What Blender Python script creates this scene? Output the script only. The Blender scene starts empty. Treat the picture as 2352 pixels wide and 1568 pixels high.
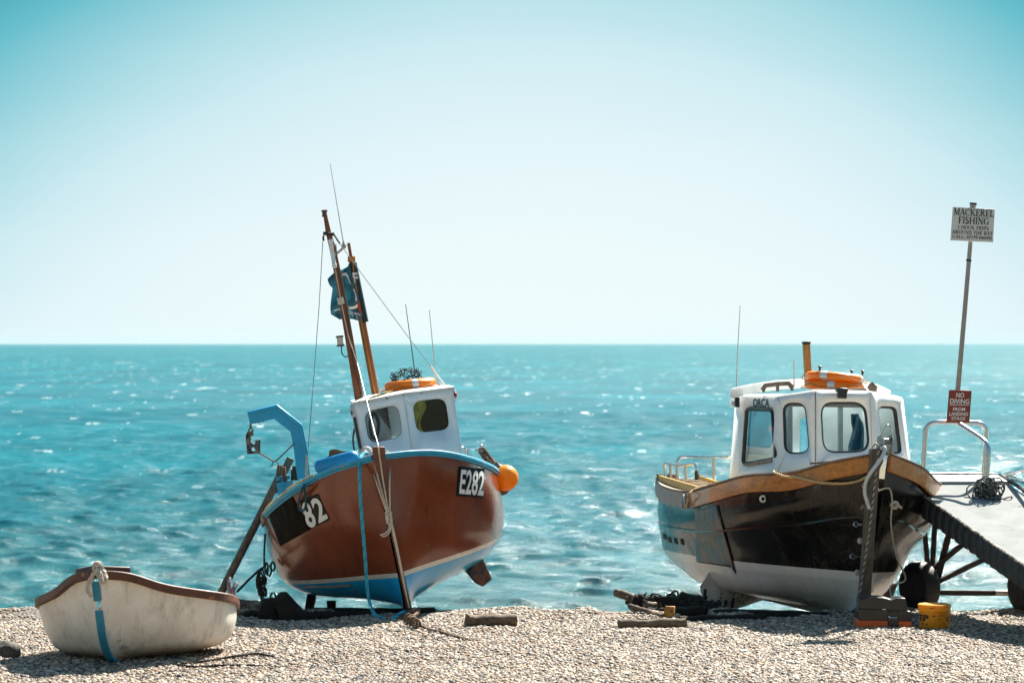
EXPO = 1.6
NISH = .055
HAZE = .00004
DENOISE = True
import bpy, bmesh, math, random
import numpy as np
from mathutils import Vector, Matrix, noise
from mathutils.bvhtree import BVHTree
random.seed(7); R = math.radians; V = Vector
SC = bpy.context.scene; COL = SC.collection
# ------------------------------------------------------------------ survey
# picture coordinates below are surveyed on a 2352 x 1568 sheet and turned into
# real positions at a given distance Y (metres) from the camera
F = 6533.33; CX = 1176.0; HY = 787.0; H = 2.88
CAM = V((0, 0, H))
def P(px, py, Y): return V(((px-CX)*Y/F, Y, H-(py-HY)*Y/F))
def frame_local(M, px, py, yl):
    Mi = M.inverted(); o = Mi @ CAM; d = (Mi @ P(px, py, 1.0)) - o
    t = (yl-o.y)/d.y
    return o + d*t
def ray_plane(M, px, py, p0, n):
    Mi = M.inverted(); o = Mi @ CAM; d = (Mi @ P(px, py, 1.0)) - o
    return o + d*((p0-o).dot(n)/d.dot(n))
def nz(x, y, z=0.0): return noise.noise(V((x, y, z)))
def crest(x): return 30.4 + .22*nz(x*.45, 3.1) + .12*nz(x*1.3, 8.7)
def gz(x, y):
    d = y-crest(x)
    s = .11*math.log1p(math.exp(max(-40, min(40, d/.11)))) if d < 4 else d
    hum = .035*nz(x*.8, y*.8)+.02*nz(x*2.1, y*2.1, 4)
    hum += .10*nz(x*2.3, y*1.4, 9)*math.exp(-((y-30.6)/.9)**2)+.05*nz(x*6.1, y*4, 5)*math.exp(-((y-30.6)/.8)**2)
    z = hum*min(1, max(0, (36-y)/4)) - .145*s
    z += .05*math.exp(-((x+.1)/.45)**2-((y-30.5)/.5)**2) + .03*math.exp(-((x-1.3)/.5)**2-((y-30.4)/.5)**2)
    return max(z, -4.5)
# ------------------------------------------------------------------ objects
MW = {}
def tag(o, label=None, cat=None, group=None, kind=None):
    if label: o['label'] = label
    if cat: o['category'] = cat
    if group: o['group'] = group
    if kind: o['kind'] = kind
    return o
def empty(name, M, label, cat, group=None):
    o = bpy.data.objects.new(name, None); COL.objects.link(o)
    o.empty_display_size = .2
    o.matrix_world = M; MW[o.name] = M.copy()
    return tag(o, label, cat, group)
def at(loc, rz=0): return Matrix.Translation(loc) @ Matrix.Rotation(rz, 4, 'Z')
def crom(pts, n=8, closed=False):
    pts = [V(p) for p in pts]; m = len(pts); out = []
    if m < 3 and not closed:
        return [pts[0].lerp(pts[-1], i/n) for i in range(n+1)]
    segs = m if closed else m-1
    for i in range(segs):
        if closed: p0, p1, p2, p3 = pts[(i-1) % m], pts[i], pts[(i+1) % m], pts[(i+2) % m]
        else:
            p1, p2 = pts[i], pts[i+1]
            p0 = pts[i-1] if i > 0 else p1*2-p2
            p3 = pts[i+2] if i+2 < m else p2*2-p1
        for k in range(n):
            t = k/n
            out.append(.5*((2*p1)+(p2-p0)*t+(2*p0-5*p1+4*p2-p3)*t*t+(3*p1-p0-3*p2+p3)*t*t*t))
    if not closed: out.append(pts[-1])
    return out
class MB:
    def __init__(s): s.v = []; s.f = []; s.mi = []; s.cur = 0
    def add(s, vs, fs):
        b = len(s.v); s.v += [V(p) for p in vs]
        for f in fs: s.f.append([b+i for i in f]); s.mi.append(s.cur)
        return s
    def box(s, c, size, M=None):
        x, y, z = [a/2 for a in size]
        vs = [V((sx*x, sy*y, sz*z)) for sz in (-1, 1) for sy in (-1, 1) for sx in (-1, 1)]
        if M is not None: vs = [M @ p for p in vs]
        c = V(c)
        return s.add([p+c for p in vs], [(0, 2, 3, 1), (4, 5, 7, 6), (0, 1, 5, 4), (2, 6, 7, 3), (0, 4, 6, 2), (1, 3, 7, 5)])
    def hexa(s, b, t):   # bottom quad, top quad
        return s.add(list(b)+list(t), [(3, 2, 1, 0), (4, 5, 6, 7), (0, 1, 5, 4), (1, 2, 6, 5), (2, 3, 7, 6), (3, 0, 4, 7)])
    def loft(s, rings, closed=True, caps=True, loop=False):
        n = len(rings[0]); vs = [p for r in rings for p in r]; fs = []
        m = len(rings)
        for i in range(m if loop else m-1):
            for j in range(n if closed else n-1):
                a = i*n+j; b = i*n+(j+1) % n; c = ((i+1) % m)*n+(j+1) % n; d = ((i+1) % m)*n+j
                fs.append((a, b, c, d))
        if caps and closed and not loop:
            fs.append(tuple(range(n-1, -1, -1))); fs.append(tuple((m-1)*n+j for j in range(n)))
        return s.add(vs, fs)
    def tube(s, pts, r, n=8, closed=False, sq=None, twist=0, up=None):
        pts = [V(p) for p in pts]; m = len(pts)
        tang = []
        for i in range(m):
            a = pts[(i-1) % m] if (closed or i > 0) else pts[i]
            b = pts[(i+1) % m] if (closed or i < m-1) else pts[i]
            t = (b-a); tang.append(t.normalized() if t.length > 1e-9 else V((0, 0, 1)))
        u = V(up) if up is not None else (V((0, 0, 1)) if abs(tang[0].z) < .9 else V((1, 0, 0)))
        rings = []
        nn = (u-tang[0]*u.dot(tang[0])).normalized()
        for i in range(m):
            if up is not None: nn = V(up)-tang[i]*V(up).dot(tang[i])
            else: nn = nn-tang[i]*nn.dot(tang[i])
            nn.normalize(); bb = tang[i].cross(nn)
            rr = r[i] if isinstance(r, (list, tuple)) else r
            if sq: w, h = sq; ring = [pts[i]+bb*(w/2*a)*rr+nn*(h/2*b)*rr for a, b in ((-1, -1), (1, -1), (1, 1), (-1, 1))]
            else: ring = [pts[i]+(nn*math.cos(2*math.pi*k/n+twist)+bb*math.sin(2*math.pi*k/n+twist))*rr for k in range(n)]
            rings.append(ring)
        return s.loft(rings, True, True, closed)
    def rope(s, pts, r, pitch=None):     # three laid strands
        pts = [V(p) for p in pts]; pitch = pitch or r*7
        L = [0]
        for a, b in zip(pts, pts[1:]): L.append(L[-1]+(b-a).length)
        N = max(4, int(L[-1]/(pitch/6))); N = min(N, 900)
        dense = []; j = 0
        for i in range(N+1):
            d = L[-1]*i/N
            while j < len(L)-2 and L[j+1] < d: j += 1
            t = (d-L[j])/max(1e-9, L[j+1]-L[j]); dense.append(pts[j].lerp(pts[j+1], t))
        for k in range(3):
            q = []; nn = V((.3, .2, .93))
            for i in range(N+1):
                t = (dense[min(N, i+1)]-dense[max(0, i-1)]).normalized()
                nn = (nn-t*nn.dot(t)).normalized(); bb = t.cross(nn)
                a = 2*math.pi*(L[-1]*i/N/pitch+k/3)
                q.append(dense[i]+(nn*math.cos(a)+bb*math.sin(a))*r*.5)
            s.cur = k; s.tube(q, r*.56, 5)
        s.cur = 0
        return s
    def lathe(s, prof, n=24, M=None):
        M = M or Matrix.Identity(4)
        rings = [[M @ V((r*math.cos(2*math.pi*k/n), r*math.sin(2*math.pi*k/n), z)) for k in range(n)] for r, z in prof]
        return s.loft(rings, True, True)
    def ball(s, c, r, n=16, m=10, M=None):
        prof = [(max(1e-4, math.sin(math.pi*i/m)), -math.cos(math.pi*i/m)) for i in range(m+1)]
        rr = r if isinstance(r, (list, tuple)) else (r, r, r)
        T = Matrix.Translation(V(c)) @ (M or Matrix.Identity(4)) @ Matrix.Diagonal((rr[0], rr[1], rr[2], 1))
        return s.lathe(prof, n, T)
    def torus(s, c, Rr, r, M=None, n=48, m=12, sy=1.0):
        M = Matrix.Translation(V(c)) @ (M or Matrix.Identity(4)); rings = []
        for i in range(n):
            a = 2*math.pi*i/n
            rings.append([M @ V(((Rr+r*math.cos(2*math.pi*k/m))*math.cos(a), (Rr+r*math.cos(2*math.pi*k/m))*math.sin(a), r*sy*math.sin(2*math.pi*k/m))) for k in range(m)])
        return s.loft(rings, True, False, True)
    def prism(s, poly, dvec):
        poly = [V(p) for p in poly]; n = len(poly); d = V(dvec)
        fs = [tuple(range(n-1, -1, -1)), tuple(range(n, 2*n))]+[(i, (i+1) % n, n+(i+1) % n, n+i) for i in range(n)]
        return s.add(poly+[p+d for p in poly], fs)
    def build(s, name, mats, parent=None, world=False, smooth=True, ang=38, bevel=0, solid=None, origin=None, weld=False):
        me = bpy.data.meshes.new(name)
        vs = s.v; M = None
        if parent is not None and world:
            Mi = MW[parent.name].inverted(); vs = [Mi @ p for p in vs]
        if parent is None:
            if origin is None:
                xs = [p.x for p in vs]; ys = [p.y for p in vs]; zs = [p.z for p in vs]
                origin = V(((min(xs)+max(xs))/2, (min(ys)+max(ys))/2, min(zs)))
            vs = [p-origin for p in vs]
        me.from_pydata([tuple(p) for p in vs], [], s.f)
        if not isinstance(mats, (list, tuple)): mats = [mats]
        for m in mats: me.materials.append(m)
        me.polygons.foreach_set('material_index', [min(i, len(mats)-1) for i in s.mi])
        bm = bmesh.new(); bm.from_mesh(me)
        if weld: bmesh.ops.remove_doubles(bm, verts=bm.verts[:], dist=2e-3)
        bmesh.ops.recalc_face_normals(bm, faces=bm.faces[:]); bm.to_mesh(me); bm.free()
        if smooth:
            me.polygons.foreach_set('use_smooth', [True]*len(me.polygons)); me.set_sharp_from_angle(angle=R(ang))
        me.update()
        o = bpy.data.objects.new(name, me); COL.objects.link(o)
        if parent is not None: o.parent = parent; MW[o.name] = MW[parent.name].copy()
        else: o.location = origin; MW[o.name] = Matrix.Translation(origin)
        if solid:
            md = o.modifiers.new('thick', 'SOLIDIFY'); md.thickness = abs(solid); md.offset = -1 if solid > 0 else 1
        if bevel:
            md = o.modifiers.new('soft', 'BEVEL'); md.width = bevel; md.segments = 2; md.limit_method = 'ANGLE'; md.angle_limit = R(40)
        return o
# ------------------------------------------------------------------ materials
class NT:
    def __init__(s, name):
        s.m = bpy.data.materials.new(name); s.m.use_nodes = True; s.t = s.m.node_tree
        s.b = s.t.nodes['Principled BSDF']; s.out = s.t.nodes['Material Output']
        tc = s.n('ShaderNodeTexCoord'); s.obj = tc.outputs['Object']; s.gen = tc.outputs['Generated']
    def n(s, t, **kw):
        x = s.t.nodes.new(t)
        for k, v in kw.items():
            if k in x.inputs.keys() if hasattr(x, 'inputs') else False: x.inputs[k].default_value = v
            else: setattr(x, k, v)
        return x
    def l(s, a, b): s.t.links.new(a, b)
    def map(s, vec, scale=(1, 1, 1), loc=(0, 0, 0), rot=(0, 0, 0)):
        m = s.n('ShaderNodeMapping'); s.l(vec, m.inputs['Vector'])
        m.inputs['Scale'].default_value = scale; m.inputs['Location'].default_value = loc; m.inputs['Rotation'].default_value = rot
        return m.outputs[0]
    def noise(s, vec, scale, detail=5, rough=.6, dist=0):
        x = s.n('ShaderNodeTexNoise'); s.l(vec, x.inputs['Vector'])
        x.inputs['Scale'].default_value = scale; x.inputs['Detail'].default_value = detail
        x.inputs['Roughness'].default_value = rough; x.inputs['Distortion'].default_value = dist
        return x.outputs['Fac']
    def ramp(s, fac, stops, interp='LINEAR'):
        r = s.n('ShaderNodeValToRGB'); s.l(fac, r.inputs[0]); e = r.color_ramp; e.interpolation = interp
        while len(e.elements) < len(stops): e.elements.new(.5)
        for el, (p, c) in zip(e.elements, stops):
            el.position = p; el.color = (c, c, c, 1) if isinstance(c, (int, float)) else (*c[:3], 1)
        return r.outputs[0]
    def mix(s, fac, a, b, blend='MIX'):
        x = s.n('ShaderNodeMix', data_type='RGBA', blend_type=blend)
        for sock, v in ((x.inputs[0], fac), (x.inputs[6], a), (x.inputs[7], b)):
            if hasattr(v, 'is_linked') or hasattr(v, 'links'): s.l(v, sock)
            elif isinstance(v, (int, float)): sock.default_value = v
            else: sock.default_value = (*v[:3], 1)
        return x.outputs[2]
    def math(s, op, a, b=0.0, c=None):
        x = s.n('ShaderNodeMath', operation=op)
        for i, v in enumerate((a, b) if c is None else (a, b, c)):
            if isinstance(v, (int, float)): x.inputs[i].default_value = v
            else: s.l(v, x.inputs[i])
        return x.outputs[0]
    def bump(s, h, strength=.3, dist=.01):
        b = s.n('ShaderNodeBump'); s.l(h, b.inputs['Height']); b.inputs['Strength'].default_value = strength; b.inputs['Distance'].default_value = dist
        s.l(b.outputs[0], s.b.inputs['Normal']); return b
    def done(s, col, rough=.6, metal=0, spec=.5, coat=0):
        for sock, v in ((s.b.inputs['Base Color'], col), (s.b.inputs['Roughness'], rough), (s.b.inputs['Metallic'], metal)):
            if hasattr(v, 'links'): s.l(v, sock)
            elif isinstance(v, (int, float)): sock.default_value = v
            else: sock.default_value = (*v[:3], 1)
        s.b.inputs['Specular IOR Level'].default_value = spec; s.b.inputs['Coat Weight'].default_value = coat; s.b.inputs['Coat Roughness'].default_value = .08
        return s.m
MATS = {}
def mat(name, col, rough=.6, metal=0, var=.25, scale=5, wear=None, wthr=.62, wscale=9, bump=.15, bscale=30, bdist=.004, stretch=(1, 1, 1), spec=.5, coat=0):
    if name in MATS: return MATS[name]
    t = NT(name); vec = t.map(t.obj, stretch)
    n1 = t.noise(vec, scale, 6, .65)
    c = t.mix(t.ramp(n1, [(.3, 0.0), (.7, 1.0)]), [a*(1-var) for a in col], [min(1, a*(1+var)) for a in col])
    if wear is not None:
        n2 = t.noise(vec, wscale, 8, .7)
        c = t.mix(t.ramp(n2, [(wthr-.03, 0.0), (wthr+.03, 1.0)]), c, wear)
    if bump: t.bump(t.noise(vec, bscale, 5, .6), bump, bdist)
    rr = t.ramp(t.noise(vec, scale*1.7, 4, .6), [(.3, max(.02, rough-.08)), (.7, min(1, rough+.1))])
    MATS[name] = t.done(c, rr, metal, spec, coat)
    return MATS[name]
def wood(name, col, dark, rough=.55, axis='y', gs=1.0, coat=0, spec=.5):
    if name in MATS: return MATS[name]
    t = NT(name); st = {'x': (1.2, 16, 16), 'y': (16, 1.2, 16), 'z': (16, 16, 1.2)}[axis]
    vec = t.map(t.obj, [a*gs for a in st])
    n1 = t.noise(vec, 1.6, 8, .7, .6); n2 = t.noise(t.obj, 3.5, 4, .6)
    c = t.mix(t.ramp(n1, [(.35, 0.0), (.62, 1.0)]), dark, col)
    c = t.mix(t.math('MULTIPLY', t.ramp(n2, [(.4, 0.0), (.75, 1.0)]), .55), c, [a*.6 for a in dark])
    t.bump(n1, .25, .003)
    MATS[name] = t.done(c, rough, 0, spec, coat); return MATS[name]
def glow(name, col, k=.35, rough=.4, var=.12, wear=None, wthr=.7, wscale=12):
    m = mat(name, col, rough, var=var, wear=wear, wthr=wthr, wscale=wscale, bump=.05); nt = m.node_tree
    if 'tl' in nt.nodes: return m
    out = nt.nodes['Material Output']; b = nt.nodes['Principled BSDF']
    tl = nt.nodes.new('ShaderNodeBsdfTranslucent'); tl.name = 'tl'; mx = nt.nodes.new('ShaderNodeMixShader'); mx.inputs[0].default_value = k
    nt.links.new(b.inputs['Base Color'].links[0].from_socket, tl.inputs[0])
    nt.links.new(b.outputs[0], mx.inputs[1]); nt.links.new(tl.outputs[0], mx.inputs[2]); nt.links.new(mx.outputs[0], out.inputs[0]); return m
def glass(name, tint=(.75, .85, .87), f0=.04):
    if name in MATS: return MATS[name]
    t = NT(name); t.t.nodes.remove(t.b)
    tr = t.n('ShaderNodeBsdfTransparent'); tr.inputs[0].default_value = (*tint, 1)
    gl = t.n('ShaderNodeBsdfGlossy'); gl.inputs['Roughness'].default_value = .03
    lw = t.n('ShaderNodeLayerWeight'); lw.inputs[0].default_value = .5
    mx = t.n('ShaderNodeMixShader'); t.l(t.math('ADD', t.math('MULTIPLY', t.math('POWER', lw.outputs['Facing'], 5.0), .6), .04), mx.inputs[0]); t.l(tr.outputs[0], mx.inputs[1]); t.l(gl.outputs[0], mx.inputs[2])
    t.l(mx.outputs[0], t.out.inputs[0]); MATS[name] = t.m; return t.m

WHITE = mat('white_gelcoat', (.84, .85, .84), .32, var=.05, scale=2.5, wear=(.5, .47, .42), wthr=.74, wscale=5, bump=.05)
WHEELPAINT = mat('white_wheelhouse_paint', (.86, .9, .92), .4, var=.06, scale=2, wear=(.3, .3, .28), wthr=.77, wscale=22, bump=.08)
BLUE = mat('chipped_blue_paint', (.012, .32, .55), .4, var=.2, scale=4, wear=(.16, .13, .1), wthr=.66, wscale=12, bump=.3)
BLUEWORN = mat('worn_blue_paint', (.015, .32, .52), .45, var=.25, scale=6, wear=(.3, .24, .17), wthr=.6, wscale=10, bump=.4)
BLUESTEEL = mat('blue_davit_paint', (.012, .40, .68), .35, var=.12, scale=3, wear=(.1, .06, .035), wthr=.68, wscale=7, bump=.2)
BLACK = mat('black_rubber', (.012, .013, .014), .45, var=.3, bump=.2)
DARKRUST = mat('dark_rusty_steel', (.035, .022, .018), .7, var=.5, wear=(.1, .045, .02), wthr=.62, bump=.4)
STEEL = mat('galvanised_steel', (.45, .44, .42), .35, metal=.85, var=.15, scale=12, wear=(.25, .2, .15), wthr=.72)
STAIN = mat('stainless_tube', (.62, .63, .63), .22, metal=.95, var=.08, wear=(.35, .28, .2), wthr=.72, wscale=14, bump=0)
ORANGE = glow('orange_lifebuoy_plastic', (.93, .27, .004), .2, .36, .06)
ORANGEBALL = glow('orange_buoy_plastic', (.92, .36, .01), .35, .35, .08, (.4, .2, .06), .75)
REFLECT = mat('silver_reflective_tape', (.75, .77, .78), .3, metal=.3, var=.08)
BROWNMAST = wood('brown_painted_mast', (.30, .10, .032), (.19, .06, .022), .5, 'z')
STEMBROWN = mat('brown_stem_paint', (.13, .042, .022), .5, var=.25, scale=6, wear=(.5, .42, .33), wthr=.72, wscale=12, bump=.3)
POLEWOOD = wood('varnished_pole', (.3, .11, .03), (.16, .05, .018), .45, 'z')
GREYWOOD = wood('weathered_grey_wood', (.22, .17, .12), (.07, .05, .035), .85, 'z')
LOGWOOD = wood('sun_bleached_log', (.22, .165, .11), (.05, .034, .024), .9, 'x')
DRIFT = mat('driftwood_bark', (.10, .07, .048), .9, var=.5, scale=9, wear=(.38, .29, .2), wthr=.58, wscale=6, bump=.8, bdist=.01)
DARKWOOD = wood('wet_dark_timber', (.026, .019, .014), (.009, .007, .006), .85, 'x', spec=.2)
YELLOWWOOD = mat('yellow_painted_block', (.42, .2, .02), .7, var=.4, wear=(.08, .05, .03), wthr=.55, bump=.5)
TEAK = wood('varnished_rail_timber', (.66, .25, .035), (.36, .115, .014), .32, 'y', 1.0, .4)
TEAKGREY = wood('weathered_rail_capping', (.3, .23, .17), (.16, .11, .08), .7, 'y')
ROPEBLUE = [mat('blue_rope', (.015, .3, .45), .8, var=.3, scale=30, bump=.5), mat('blue_rope_pale', (.05, .42, .55), .8, var=.3, scale=30)]
ROPETEAL = mat('dark_teal_rope', (.015, .09, .13), .85, var=.3, scale=30)
ROPEWHITE = mat('pale_cord', (.6, .54, .44), .85, var=.25, scale=40, bump=.4)
ROPETAN = mat('tan_rope', (.6, .41, .19), .85, var=.3, scale=40, bump=.4)
ROPEDARK = mat('tarred_rope', (.03, .026, .022), .9, var=.4, scale=40, bump=.5)
ROPEBROWN = mat('brown_mooring_rope', (.16, .1, .065), .9, var=.4, scale=40, bump=.5)
WIRE = mat('rigging_wire', (.2, .25, .27), .4, metal=.5, var=.1, bump=0)
PALEWIRE = mat('pale_rigging_wire', (.6, .63, .63), .45, var=.1, bump=0)
DARKFIT = mat('dark_fitting', (.02, .022, .024), .4, var=.2, bump=.05)
PANE = glass('window_glass', (.72, .9, .96)); PANEDARK = glass('smoked_window_glass', (.5, .62, .68))
LETTERWHITE = mat('white_lettering', (.8, .82, .82), .5, var=.04, bump=0)
LETTERDARK = mat('dark_blue_lettering', (.012, .04, .055), .5, var=.1, bump=0)
# ------------------------------------------------------------------ lettering
def text2d(s, bold=0.0, sx=1.0):
    cu = bpy.data.curves.new('t', 'FONT'); cu.body = s; cu.offset = bold; cu.resolution_u = 5; cu.space_character = 1.0+bold*1.5
    o = bpy.data.objects.new('t', cu); COL.objects.link(o)
    dg = bpy.context.evaluated_depsgraph_get()
    me = bpy.data.meshes.new_from_object(o.evaluated_get(dg))
    vs = [(v.co.x, v.co.y) for v in me.vertices]; fs = [tuple(p.vertices) for p in me.polygons]
    bpy.data.objects.remove(o); bpy.data.curves.remove(cu); bpy.data.meshes.remove(me)
    x0 = min(v[0] for v in vs); x1 = max(v[0] for v in vs); y0 = min(v[1] for v in vs); y1 = max(v[1] for v in vs)
    return [((x-x0)/(x1-x0), (y-y0)/(y1-y0)) for x, y in vs], fs
def arc(cx, cy, rx, ry, a0, a1, n=9): return [(cx+rx*math.cos(R(a0+(a1-a0)*i/n)), cy+ry*math.sin(R(a0+(a1-a0)*i/n))) for i in range(n+1)]
TK, TN = .17, .075
GL = {
 'M': (1.05, [(TN, [(.16, 0), (.16, 1)]), (TK, [(.18, 1), (.52, .08)]), (TN, [(.52, .08), (.88, 1)]), (TK, [(.88, 0), (.88, 1)])], [(.16, 0), (.88, 0), (.12, 1), (.9, 1)]),
 'A': (.9, [(TN, [(.12, 0), (.45, 1)]), (TK, [(.45, 1), (.76, 0)]), (TN, [(.24, .34), (.64, .34)])], [(.12, 0), (.77, 0)]),
 'C': (.85, [(TK, arc(.47, .5, .36, .46, 130, 230)), (TN, arc(.47, .5, .36, .46, 42, 130)), (TN, arc(.47, .5, .36, .46, 230, 320)), (TN, [(.74, .98), (.74, .68)])], []),
 'K': (.95, [(TK, [(.2, 0), (.2, 1)]), (TN, [(.24, .42), (.76, 1)]), (TK, [(.4, .58), (.8, 0)])], [(.2, 0), (.2, 1), (.76, 1), (.82, 0)]),
 'E': (.75, [(TK, [(.2, 0), (.2, 1)]), (TN, [(.1, .965), (.66, .965)]), (TN, [(.2, .5), (.52, .5)]), (TN, [(.1, .035), (.68, .035)]), (TN, [(.65, 1), (.65, .76)]), (TN, [(.67, 0), (.67, .25)]), (TN, [(.5, .62), (.5, .38)])], []),
 'R': (.92, [(TK, [(.2, 0), (.2, 1)]), (TN, [(.1, .965), (.42, .965)]), (TK, arc(.42, .74, .23, .22, 80, -80)), (TN, [(.42, .5), (.2, .5)]), (TK, [(.42, .5), (.8, 0)])], [(.2, 0), (.82, 0)]),
 'L': (.72, [(TK, [(.2, 0), (.2, 1)]), (TN, [(.1, .035), (.64, .035)]), (TN, [(.63, 0), (.63, .28)])], [(.2, 1)]),
 'F': (.7, [(TK, [(.2, 0), (.2, 1)]), (TN, [(.1, .965), (.64, .965)]), (TN, [(.2, .5), (.5, .5)]), (TN, [(.62, 1), (.62, .74)]), (TN, [(.49, .62), (.49, .38)])], [(.2, 0)]),
 'I': (.42, [(TK, [(.21, 0), (.21, 1)])], [(.21, 0), (.21, 1)]),
 'S': (.68, [(TK, arc(.34, .73, .22, .23, 40, 250)[2:]), (TK, [(.24, .53), (.46, .42)]), (TK, arc(.34, .26, .23, .23, 60, -140)), (TN, [(.55, 1), (.55, .72)]), (TN, [(.11, 0), (.11, .3)])], []),
 'H': (.98, [(TK, [(.2, 0), (.2, 1)]), (TK, [(.78, 0), (.78, 1)]), (TN, [(.2, .5), (.78, .5)])], [(.2, 0), (.2, 1), (.78, 0), (.78, 1)]),
 'N': (.95, [(TN, [(.17, 0), (.17, 1)]), (TK, [(.17, 1), (.78, 0)]), (TN, [(.78, 0), (.78, 1)])], [(.17, 0), (.13, 1), (.78, 1)]),
 'G': (.92, [(TK, arc(.47, .5, .36, .46, 130, 230)), (TN, arc(.47, .5, .36, .46, 42, 130)), (TN, arc(.47, .5, .36, .46, 230, 310)), (TN, [(.74, .98), (.74, .68)]), (TK, [(.74, .04), (.74, .42)])], [(.74, .42)]),
 'O': (.92, [(TK, arc(.46, .5, .35, .46, 120, 240)), (TN, arc(.46, .5, .35, .46, 60, 120)), (TK, arc(.46, .5, .35, .46, 60, -60)), (TN, arc(.46, .5, .35, .46, 240, 300))], []),
 'U': (.92, [(TK, [(.2, 1), (.2, .3)]), (TN, arc(.46, .32, .27, .29, 180, 360)), (TN, [(.73, .3), (.73, 1)])], [(.2, 1), (.73, 1)]),
 'T': (.8, [(TK, [(.4, 0), (.4, 1)]), (TN, [(.07, .965), (.73, .965)]), (TN, [(.08, 1), (.08, .74)]), (TN, [(.72, 1), (.72, .74)])], [(.4, 0)]),
 'P': (.8, [(TK, [(.2, 0), (.2, 1)]), (TN, [(.1, .965), (.4, .965)]), (TK, arc(.4, .72, .24, .24, 85, -85)), (TN, [(.4, .47), (.2, .47)])], [(.2, 0)]),
 'D': (.95, [(TK, [(.2, 0), (.2, 1)]), (TN, [(.1, .965), (.42, .965)]), (TK, arc(.42, .5, .37, .46, 75, -75)), (TN, [(.1, .035), (.42, .035)])], []),
 'B': (.85, [(TK, [(.2, 0), (.2, 1)]), (TN, [(.1, .965), (.42, .965)]), (TK, arc(.42, .75, .2, .21, 85, -85)), (TK, arc(.42, .27, .26, .24, 85, -85)), (TN, [(.1, .035), (.42, .035)]), (TN, [(.2, .52), (.42, .52)])], []),
 'Y': (.85, [(TK, [(.14, 1), (.43, .46)]), (TN, [(.43, .46), (.72, 1)]), (TK, [(.43, .5), (.43, 0)])], [(.14, 1), (.72, 1), (.43, 0)]),
 '1': (.5, [(TK, [(.26, 0), (.26, 1)]), (TN, [(.26, .97), (.1, .85)])], [(.26, 0)]),
 '0': (.62, [(TK, arc(.31, .5, .22, .47, 120, 240)), (TN, arc(.31, .5, .22, .47, 60, 120)), (TK, arc(.31, .5, .22, .47, 60, -60)), (TN, arc(.31, .5, .22, .47, 240, 300))], []),
 '7': (.6, [(TN*1.4, [(.08, .94), (.54, .94)]), (TK, [(.5, .92), (.24, 0)])], []),
 '9': (.62, [(TK, arc(.31, .68, .2, .29, 90, 270)), (TN, arc(.31, .68, .2, .29, 270, 360)), (TK, arc(.3, .62, .22, .6, 60, -65))], []),
 '4': (.62, [(TN, [(.42, 1), (.06, .28), (.58, .28)]), (TK, [(.42, 0), (.42, 1)])], []),
 ':': (.3, [(TK, [(.14, .02), (.14, .18)]), (TK, [(.14, .5), (.14, .66)])], []), ' ': (.42, [], [])}
def serif2d(s):
    vs = []; fs = []; x = 0
    def seg(a, b, w):
        d = V((b[0]-a[0], b[1]-a[1])); L = d.length
        if L < 1e-6: return
        d /= L; nn = V((-d.y, d.x))*w/2; k = len(vs)
        for q in (V(a)-nn, V(b)-nn, V(b)+nn, V(a)+nn): vs.append((q.x, q.y))
        fs.append((k, k+1, k+2, k+3))
    for ch in s:
        w, st, sf = GL[ch]
        for tw, pts in st:
            tw *= 1.08
            for a, b in zip(pts, pts[1:]):
                dx = (b[0]-a[0]); dy = (b[1]-a[1])
                seg((x+a[0]-dx*.04, a[1]-dy*.0), (x+b[0]+dx*.04, b[1]+dy*.0), tw)
        for sx, sy in sf: seg((x+sx-.16, sy*.94+.03), (x+sx+.16, sy*.94+.03), .06)
        x += w
    return [(a/x, b) for a, b in vs], fs
# ------------------------------------------------------------------ camera, sky, sun
SUN_EL, SUN_AZ = 44.0, 28.0           # azimuth to the right of straight ahead (+Y)
cam = bpy.data.cameras.new('camera'); co = bpy.data.objects.new('camera', cam); COL.objects.link(co)
co.location = CAM; co.rotation_euler = (R(90), 0, 0)
cam.lens = 100; cam.sensor_width = 36; cam.shift_y = (HY-784)/2352.0
cam.clip_start = .5; cam.clip_end = 40000
cam.dof.use_dof = True; cam.dof.focus_distance = 30.8; cam.dof.aperture_fstop = 2.8
SC.camera = co
SC.view_settings.view_transform = 'Standard'; SC.view_settings.look = 'None'; SC.view_settings.exposure = EXPO; SC.view_settings.gamma = 1
SC.cycles.max_bounces = 8; SC.cycles.transparent_max_bounces = 12; SC.cycles.sample_clamp_indirect = 6.0
SC.cycles.caustics_reflective = False; SC.cycles.caustics_refractive = False
try: SC.cycles.use_denoising = DENOISE
except Exception: pass
W = bpy.data.worlds.new('World'); SC.world = W; W.use_nodes = True
wt = W.node_tree; bg = wt.nodes['Background']
def wn(t, **k):
    x = wt.nodes.new(t)
    for a, b in k.items(): setattr(x, a, b)
    return x
def wm(op, a, b=0.0):
    x = wn('ShaderNodeMath', operation=op)
    for i, v in enumerate((a, b)):
        if isinstance(v, (int, float)): x.inputs[i].default_value = v
        else: wt.links.new(v, x.inputs[i])
    return x.outputs[0]
sky = wn('ShaderNodeTexSky', sky_type='NISHITA'); sky.sun_disc = False
sky.sun_elevation = R(SUN_EL); sky.sun_rotation = R(SUN_AZ); sky.altitude = 0; sky.dust_density = 1.5; sky.ozone_density = 1.2
tcw = wn('ShaderNodeTexCoord'); sep = wn('ShaderNodeSeparateXYZ'); wt.links.new(tcw.outputs['Generated'], sep.inputs[0])
dx = wm('SUBTRACT', sep.outputs[0], .006); x2 = wm('MULTIPLY', wm('MULTIPLY', dx, dx), 2.1)
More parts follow.
